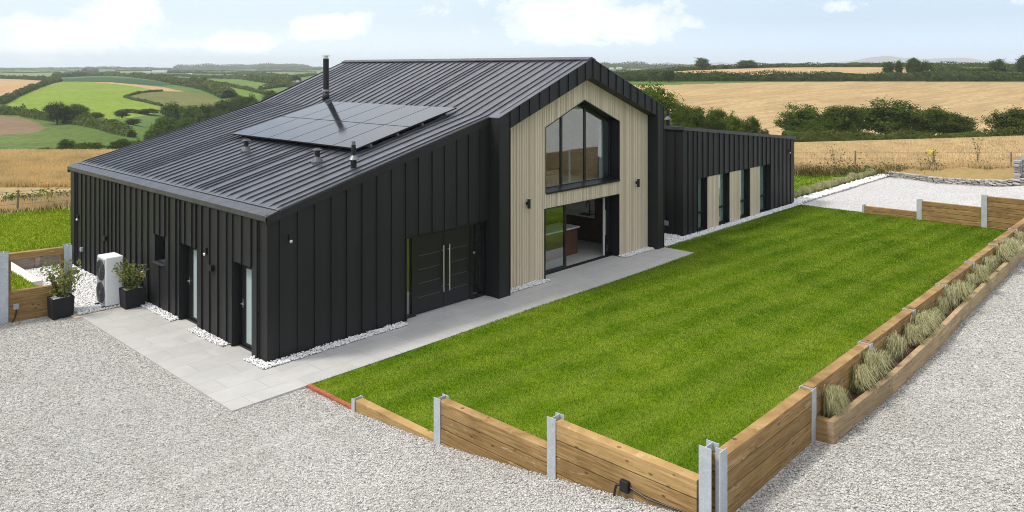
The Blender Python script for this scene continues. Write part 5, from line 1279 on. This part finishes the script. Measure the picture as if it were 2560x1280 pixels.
# standing wheat: the nearest rows read as single stalks
def crop(name, cx, cd, n, h, mat, label, seed):
    r = np.random.default_rng(seed); x = cx[0] + (cx[1]-cx[0])*r.random(n); d = np.exp(np.log(cd[0]) + (np.log(cd[1])-np.log(cd[0]))*r.random(n)); u, v = at(x, d)
    z = land_z(x, d); hh = h*(.7+.5*r.random(n)); a = r.random(n)*6.28; w = .02+.0007*d; ln = hh*.35*r.normal(size=n)
    V = np.stack([np.stack([u-np.cos(a)*w, v-np.sin(a)*w, z-.05], -1), np.stack([u+np.cos(a)*w, v+np.sin(a)*w, z-.05], -1), np.stack([u+np.cos(a*3)*ln, v+np.sin(a*3)*ln, z+hh], -1)], 1)
    return kind(np_obj(name, V.reshape(-1, 3), np.arange(3*n).reshape(n, 3), M[mat]), 'stuff', label, 'crop')
M['wheat'] = mk_leaf('wheat_stalks', (.43, .32, .155), (.60, .47, .26), 0, .25)
M['straw'] = mk_leaf('stubble_straw', (.46, .345, .19), (.64, .51, .32), 0, .2)
crop('wheat', (-120, 420), (39.5, 60), 42000, .35, 'wheat', 'ripe golden wheat standing at the left behind the lawn', 7)
crop('stubble', (1960, 2680), (49.5, 80), 30000, .22, 'straw', 'pale standing straw behind the right fence', 8)
def bramble(u, v, z, w, h, label, seed, mat='bramble', n=420, leaf=.11):
    r = np.random.default_rng(seed); p = r.normal(size=(n, 3))*np.array([w*.3, w*.3, h*.3]); p[:, 2] = np.abs(p[:, 2])*1.1
    Vv, Ff = leaf_quads(p, p/(np.linalg.norm(p, axis=1)[:, None]+1e-6)+np.array([0, 0, .5]), leaf, r, aspect=1.5)
    t = thing('bramble', label, 'bramble', (u, v, z), 'brambles along the field fences', True); o = np_obj('foliage', Vv, Ff, M[mat]); o.parent = t
    m = MB(); rr = random.Random(seed)
    for k in range(7): a = rr.random()*6.28; e = (math.cos(a)*w*.25, math.sin(a)*w*.25, h*rr.uniform(.3, .6)); m.tube((0, 0, -.1), e, .015, .008, 5)
    m.build('stem', M['bark'], t)
for x, d, w, h, lb, mt in [(2108, 46.5, 3.2, 1.1, 'arching dark bramble thicket beside the second right fence post', 'bramble'), (2160, 46.6, 2.6, .75, 'bright low bramble right of the dark thicket', 'leaf_l'), (2240, 47.2, 2.6, .9, 'low bramble in the dry grass behind the drystone wall', 'bramble'),
   (2324, 48.2, 1.2, .9, 'bramble at the fence post with the yellow flower', 'bramble'), (2030, 46, 1.8, .7, 'low rough bramble near the wing corner', 'bramble'), (2450, 49, 2.2, .8, 'low bramble by the right end of the fence', 'bramble'),
   (122, 35.6, 1.8, .70, 'green bramble in the wheat edge left of the house', 'leaf_l'), (30, 35.5, 1.2, .40, 'small green bramble at the far left of the lawn edge', 'leaf_l'), (70, 35.5, .9, .40, 'small bramble at the foot of the left fence post', 'bramble'), (162, 35.6, 1.8, .55, 'bramble in the wheat edge beside the house corner', 'bramble')]:
    u, v = at(x, d); bramble(u, v, .12 if x > 500 else .36, w, h, lb, int(x), mt)
def stalk(x, d, h, label, cat, name, flower=None, seed=0):
    u, v = at(x, d); r = random.Random(seed); t = thing(name, label, cat, (u, v, .15)); m = MB(); pos_ = []
    for k in range(3):
        p = Vector((u + r.uniform(-.1, .1), v + r.uniform(-.1, .1), .1)); d_ = Vector((r.uniform(-.25, .25), r.uniform(-.25, .25), 1)).normalized()
        for s in range(6):
            q = p + d_*h*r.uniform(.8, 1.1)/6; m.tube(p, q, .022*(1-s*.12), .02*(1-s*.12), 6)
            for _ in range(4): pos_.append(np.array(q) + np.array([r.gauss(0, .07) for _ in range(3)]))
            p = q; d_ = (d_ + Vector((r.uniform(-.2, .2), r.uniform(-.2, .2), 0))).normalized()
    m.build('stem', M['post'], t); rg = np.random.default_rng(seed); P_ = np.array(pos_)
    Vv, Ff = leaf_quads(P_, rg.normal(size=P_.shape), .10, rg); o = np_obj('foliage', Vv, Ff, M['bramble']); place(o, t)
    if flower:
        P_ = np.array([u, v, h*.95]) + rg.normal(size=(70, 3))*.12; Vv, Ff = leaf_quads(P_, rg.normal(size=P_.shape)+np.array([0, 0, 1]), .09, rg, aspect=1.1); o = np_obj('flower_head', Vv, Ff, M['flower']); place(o, t)
stalk(2446, 49.5, 1.9, 'tall dark thistle stalks sticking out of the dry grass', 'thistle', 'thistle', None, 3)
stalk(2327, 48, 1.25, 'yellow ragwort in flower beside a fence post', 'wild flower', 'wild_flower', True, 4)
stalk(2094, 46.6, 1.6, 'long bare bramble shoots rising from the dark thicket', 'bramble', 'bramble_shoots', None, 5)
# drystone wall and the turf bank behind it
def drystone(name, line, h0, label, seed, courses):
    r = random.Random(seed); m = MB(); L = [math.hypot(c[0]-b[0], c[1]-b[1]) for b, c in zip(line, line[1:])]; T = sum(L)
    def pt(s):
        for i, l in enumerate(L):
            if s <= l or i == len(L)-1: t = s/l; a, b = line[i], line[i+1]; return Vector([a[k]+(b[k]-a[k])*t for k in range(3)]), Vector((b[0]-a[0], b[1]-a[1], 0)).normalized()
            s -= l
    for c in range(courses):
        s = r.uniform(0, .2)
        while s < T:
            w = r.uniform(.18, .55); p, d = pt(min(s+w/2, T)); n = Vector((-d.y, d.x, 0)); hc = h0/courses; z = p.z + hc*(c+.5); hh = hc*r.uniform(.42, .52); dp = r.uniform(.12, .2)
            vs = []
            for sx, sy, sz in [(-1,-1,-1),(1,-1,-1),(1,1,-1),(-1,1,-1),(-1,-1,1),(1,-1,1),(1,1,1),(-1,1,1)]:
                q = Vector((p.x, p.y, z)) + d*sx*w*.49*r.uniform(.88, 1) + n*(sy*dp*r.uniform(.75, 1)+r.uniform(-.02, .02)) + Vector((0, 0, sz*hh*r.uniform(.8, 1))); vs.append(q)
            m.add(vs, [(0,3,2,1),(4,5,6,7),(0,1,5,4),(1,2,6,5),(2,3,7,6),(3,0,4,7)]); s += w
    return tag(m.build(name, M['drystone'], bevel=.015), label, 'stone wall')
WL = [(a, b, float(gz(a, b))-.03) for a, b in [(40.4, -.1), (40.0, -1.5), (39.4, -2.8), (38.8, -4.2), (37.8, -5.4), (36.7, -6.7), (36.3, -7.8)]]
drystone('drystone_wall', WL, .36, 'low grey drystone wall curving round the back of the car park', 2, 4)
drystone('drystone_wall', [(36.6, -7.35, .60), (38.4, -7.4, .70), (40.5, -7.6, .8), (44, -7.9, .9)], 1.2, 'taller grey drystone wall cut by the right edge', 3, 8)
n = 40; k = 12; V = []
for i in range(n):
    s = i/(n-1)*(len(WL)-1); a = int(min(s, len(WL)-2)); t = s-a; p = [WL[a][j]+(WL[a+1][j]-WL[a][j])*t for j in range(3)]
    for j in range(k):
        e = j/(k-1); V.append((p[0]+.1+e*(9.5 - 4.5*(i/n)*0), p[1]+.3*e, p[2]*(1-e*.75)+.335+.16*math.sin(e*math.pi)*(.6+.4*math.sin(i*.5)) - e*.26*(1-i/n)+.02*math.sin(i*1.3+j)))
V = np.array(V); i = np.arange(n*k).reshape(n, k); q = np.stack([i[:-1,:-1], i[1:,:-1], i[1:,1:], i[:-1,1:]], -1).reshape(-1, 4)
kind(np_obj('turf_bank', V, q, M['turf_dry'], None, True), 'structure')
# ================================================================ CAMERA, SKY, LIGHT, AIR
cam = bpy.data.cameras.new('camera'); co = bpy.data.objects.new('camera', cam); COL.objects.link(co)
co.location = (CAM[0], CAM[1], H); co.rotation_euler = (R(90), 0, TH - math.pi/2)
cam.sensor_width = 36; cam.lens = F/2560*36; cam.shift_y = -(640 - Y0)/2560; cam.clip_start = .1; cam.clip_end = 60000
S.camera = co
SUN = Vector((-.84, .54, 0)).normalized(); EL = R(57)
sd = Vector((SUN.x*math.cos(EL), SUN.y*math.cos(EL), math.sin(EL)))
sl = bpy.data.lights.new('sun', 'SUN'); sl.energy = 1.9; sl.angle = R(9); sl.color = (1, .955, .88)
so_ = bpy.data.objects.new('sun', sl); COL.objects.link(so_); so_.rotation_euler = (-sd).to_track_quat('-Z', 'Y').to_euler(); so_.location = sd*200
W = bpy.data.worlds.new('World'); S.world = W; W.use_nodes = True; nt = W.node_tree; nt.nodes.clear()
class WN(NT):
    def __init__(s): s.t = nt; s.out = s.n('ShaderNodeOutputWorld')
w = WN()
sky = w.n('ShaderNodeTexSky'); sky.sky_type = 'NISHITA'; sky.sun_disc = False; sky.sun_elevation = EL; sky.sun_rotation = math.atan2(sd.x, sd.y); sky.air_density = 1.0; sky.dust_density = 1.5; sky.ozone_density = 1.2
tc = w.n('ShaderNodeTexCoord'); D = tc.outputs['Generated']; xyz = w.sep(D)
el = w.math('DIVIDE', xyz[2], w.math('SQRT', w.math('ADD', w.math('MULTIPLY', xyz[0], xyz[0]), w.math('MULTIPLY', xyz[1], xyz[1]))))   # tan of elevation
az = w.math('ARCTAN2', xyz[1], xyz[0])                       # bearing in the plan
def cl(xa, ya, rx, ry, amp):                                  # one cloud at a compass bearing and height
    a0 = TH - math.atan((xa-CX)/F); e0 = (Y0-ya)/F
    p = w.math('DIVIDE', w.math('SUBTRACT', az, a0), rx/F); q_ = w.math('DIVIDE', w.math('SUBTRACT', el, e0), ry/F)
    g = w.math('ADD', w.math('MULTIPLY', p, p), w.math('MULTIPLY', q_, q_))
    return w.math('MULTIPLY', w.math('EXPONENT', w.math('MULTIPLY', g, -1)), amp)
acc = None
for c in [(85, 95, 95, 42, .85), (300, 62, 105, 62, .95), (335, 18, 60, 50, .6), (200, 130, 240, 35, .4), (620, 105, 110, 26, .7), (780, 72, 75, 32, 1.0), (870, 66, 75, 34, 1.0), (520, 125, 160, 25, .5),
          (1390, 35, 160, 55, .85), (1560, 60, 190, 50, .8), (1740, 60, 50, 22, .5), (1450, 100, 220, 35, .5), (2080, 32, 42, 20, .62), (2160, 25, 45, 20, .45), (1300, -40, 500, 60, .6), (2440, 84, 40, 12, .35), (-300, 60, 160, 80, .7), (2900, 20, 260, 80, .7)]:
    g = cl(*c); acc = g if acc is None else w.math('ADD', acc, g)
mp = w.n('ShaderNodeMapping'); mp.inputs['Scale'].default_value = (1, 1, 1.7); w.l(D, mp.inputs['Vector'])
n1 = w.noise(mp.outputs[0], 13, 10, .66, .35)
dens = w.math('ADD', w.math('MULTIPLY', acc, .62), w.math('MULTIPLY', w.math('SUBTRACT', n1, .5), 1.7))
cov = w.ramp(dens, [(.29, 0), (.45, .5), (.68, .93)], 'EASE')
# out of view overhead: cloud cover thickened to whiten the ambient light
n2 = w.noise(mp.outputs[0], 3.2, 6, .6, .3); up = w.ramp(el, [(.14, 0), (.5, 1)])
cov2 = w.math('MULTIPLY', w.ramp(n2, [(.34, 0), (.55, .9)]), up)
cv = w.math('MAXIMUM', cov, cov2)
shade = w.ramp(w.noise(mp.outputs[0], 22, 5, .6), [(.3, 0), (.7, 1)])
SKYK = .13
ccol = w.mix(w.ramp(el, [(.10, 0), (.6, 1)]), w.mix(shade, (5.5, 5.65, 6.0), (6.5, 6.5, 6.5)), (8.6, 8.5, 8.3))  # overhead cloud made brighter to lift the ambient light
pale = w.mix(w.ramp(el, [(.0, .90), (.10, .72), (.5, .12)]), sky.outputs[0], w.mix(w.ramp(w.math('MULTIPLY', az, 1), [(.35, 1), (1.15, 0)]), (4.4, 5.15, 5.65), (3.15, 4.1, 5.25)))
col = w.mix(cv, pale, ccol); vm = w.n('ShaderNodeVectorMath', operation='SCALE'); w.l(col, vm.inputs[0]); w.l(w.ramp(el, [(0, 1.0), (.012, .85), (.06, 0)]), vm.inputs['Scale'])
col = w.mix(1.0, col, w.mix(.42, (0, 0, 0), vm.outputs[0]), 'ADD')
bg = w.n('ShaderNodeBackground'); w.l(col, bg.inputs[0]); bg.inputs[1].default_value = SKYK; w.l(bg.outputs[0], w.out.inputs[0])
# air between the viewpoint and the far hills
hm = MB().box(-11500, 11500, -11500, 11500, -60, 175); ha = hm.build('haze', [], None); ha['kind'] = 'stuff'; ha['label'] = 'thin blue summer haze over the far hills'; ha['category'] = 'haze'
ha.location = (0, 0, 0)
hmt = bpy.data.materials.new('haze_air'); hmt.use_nodes = True; t_ = hmt.node_tree; t_.nodes.clear(); o_ = t_.nodes.new('ShaderNodeOutputMaterial'); pv = t_.nodes.new('ShaderNodeVolumePrincipled')
pv.inputs['Color'].default_value = (.94, .98, 1, 1); pv.inputs['Density'].default_value = .00014; pv.inputs['Anisotropy'].default_value = 0.0
t_.links.new(pv.outputs[0], o_.inputs['Volume']); ha.data.materials.append(hmt)
S.view_settings.view_transform = 'Standard'; S.view_settings.look = 'None'; S.view_settings.exposure = 0.62; S.view_settings.gamma = 1
S.view_settings.use_curve_mapping = False
S.cycles.max_bounces = 8; S.cycles.diffuse_bounces = 3; S.cycles.glossy_bounces = 4; S.cycles.transparent_max_bounces = 16; S.cycles.volume_bounces = 0
S.cycles.use_denoising = True; S.cycles.filter_width = 1.0; S.cycles.denoising_prefilter = 'NONE'
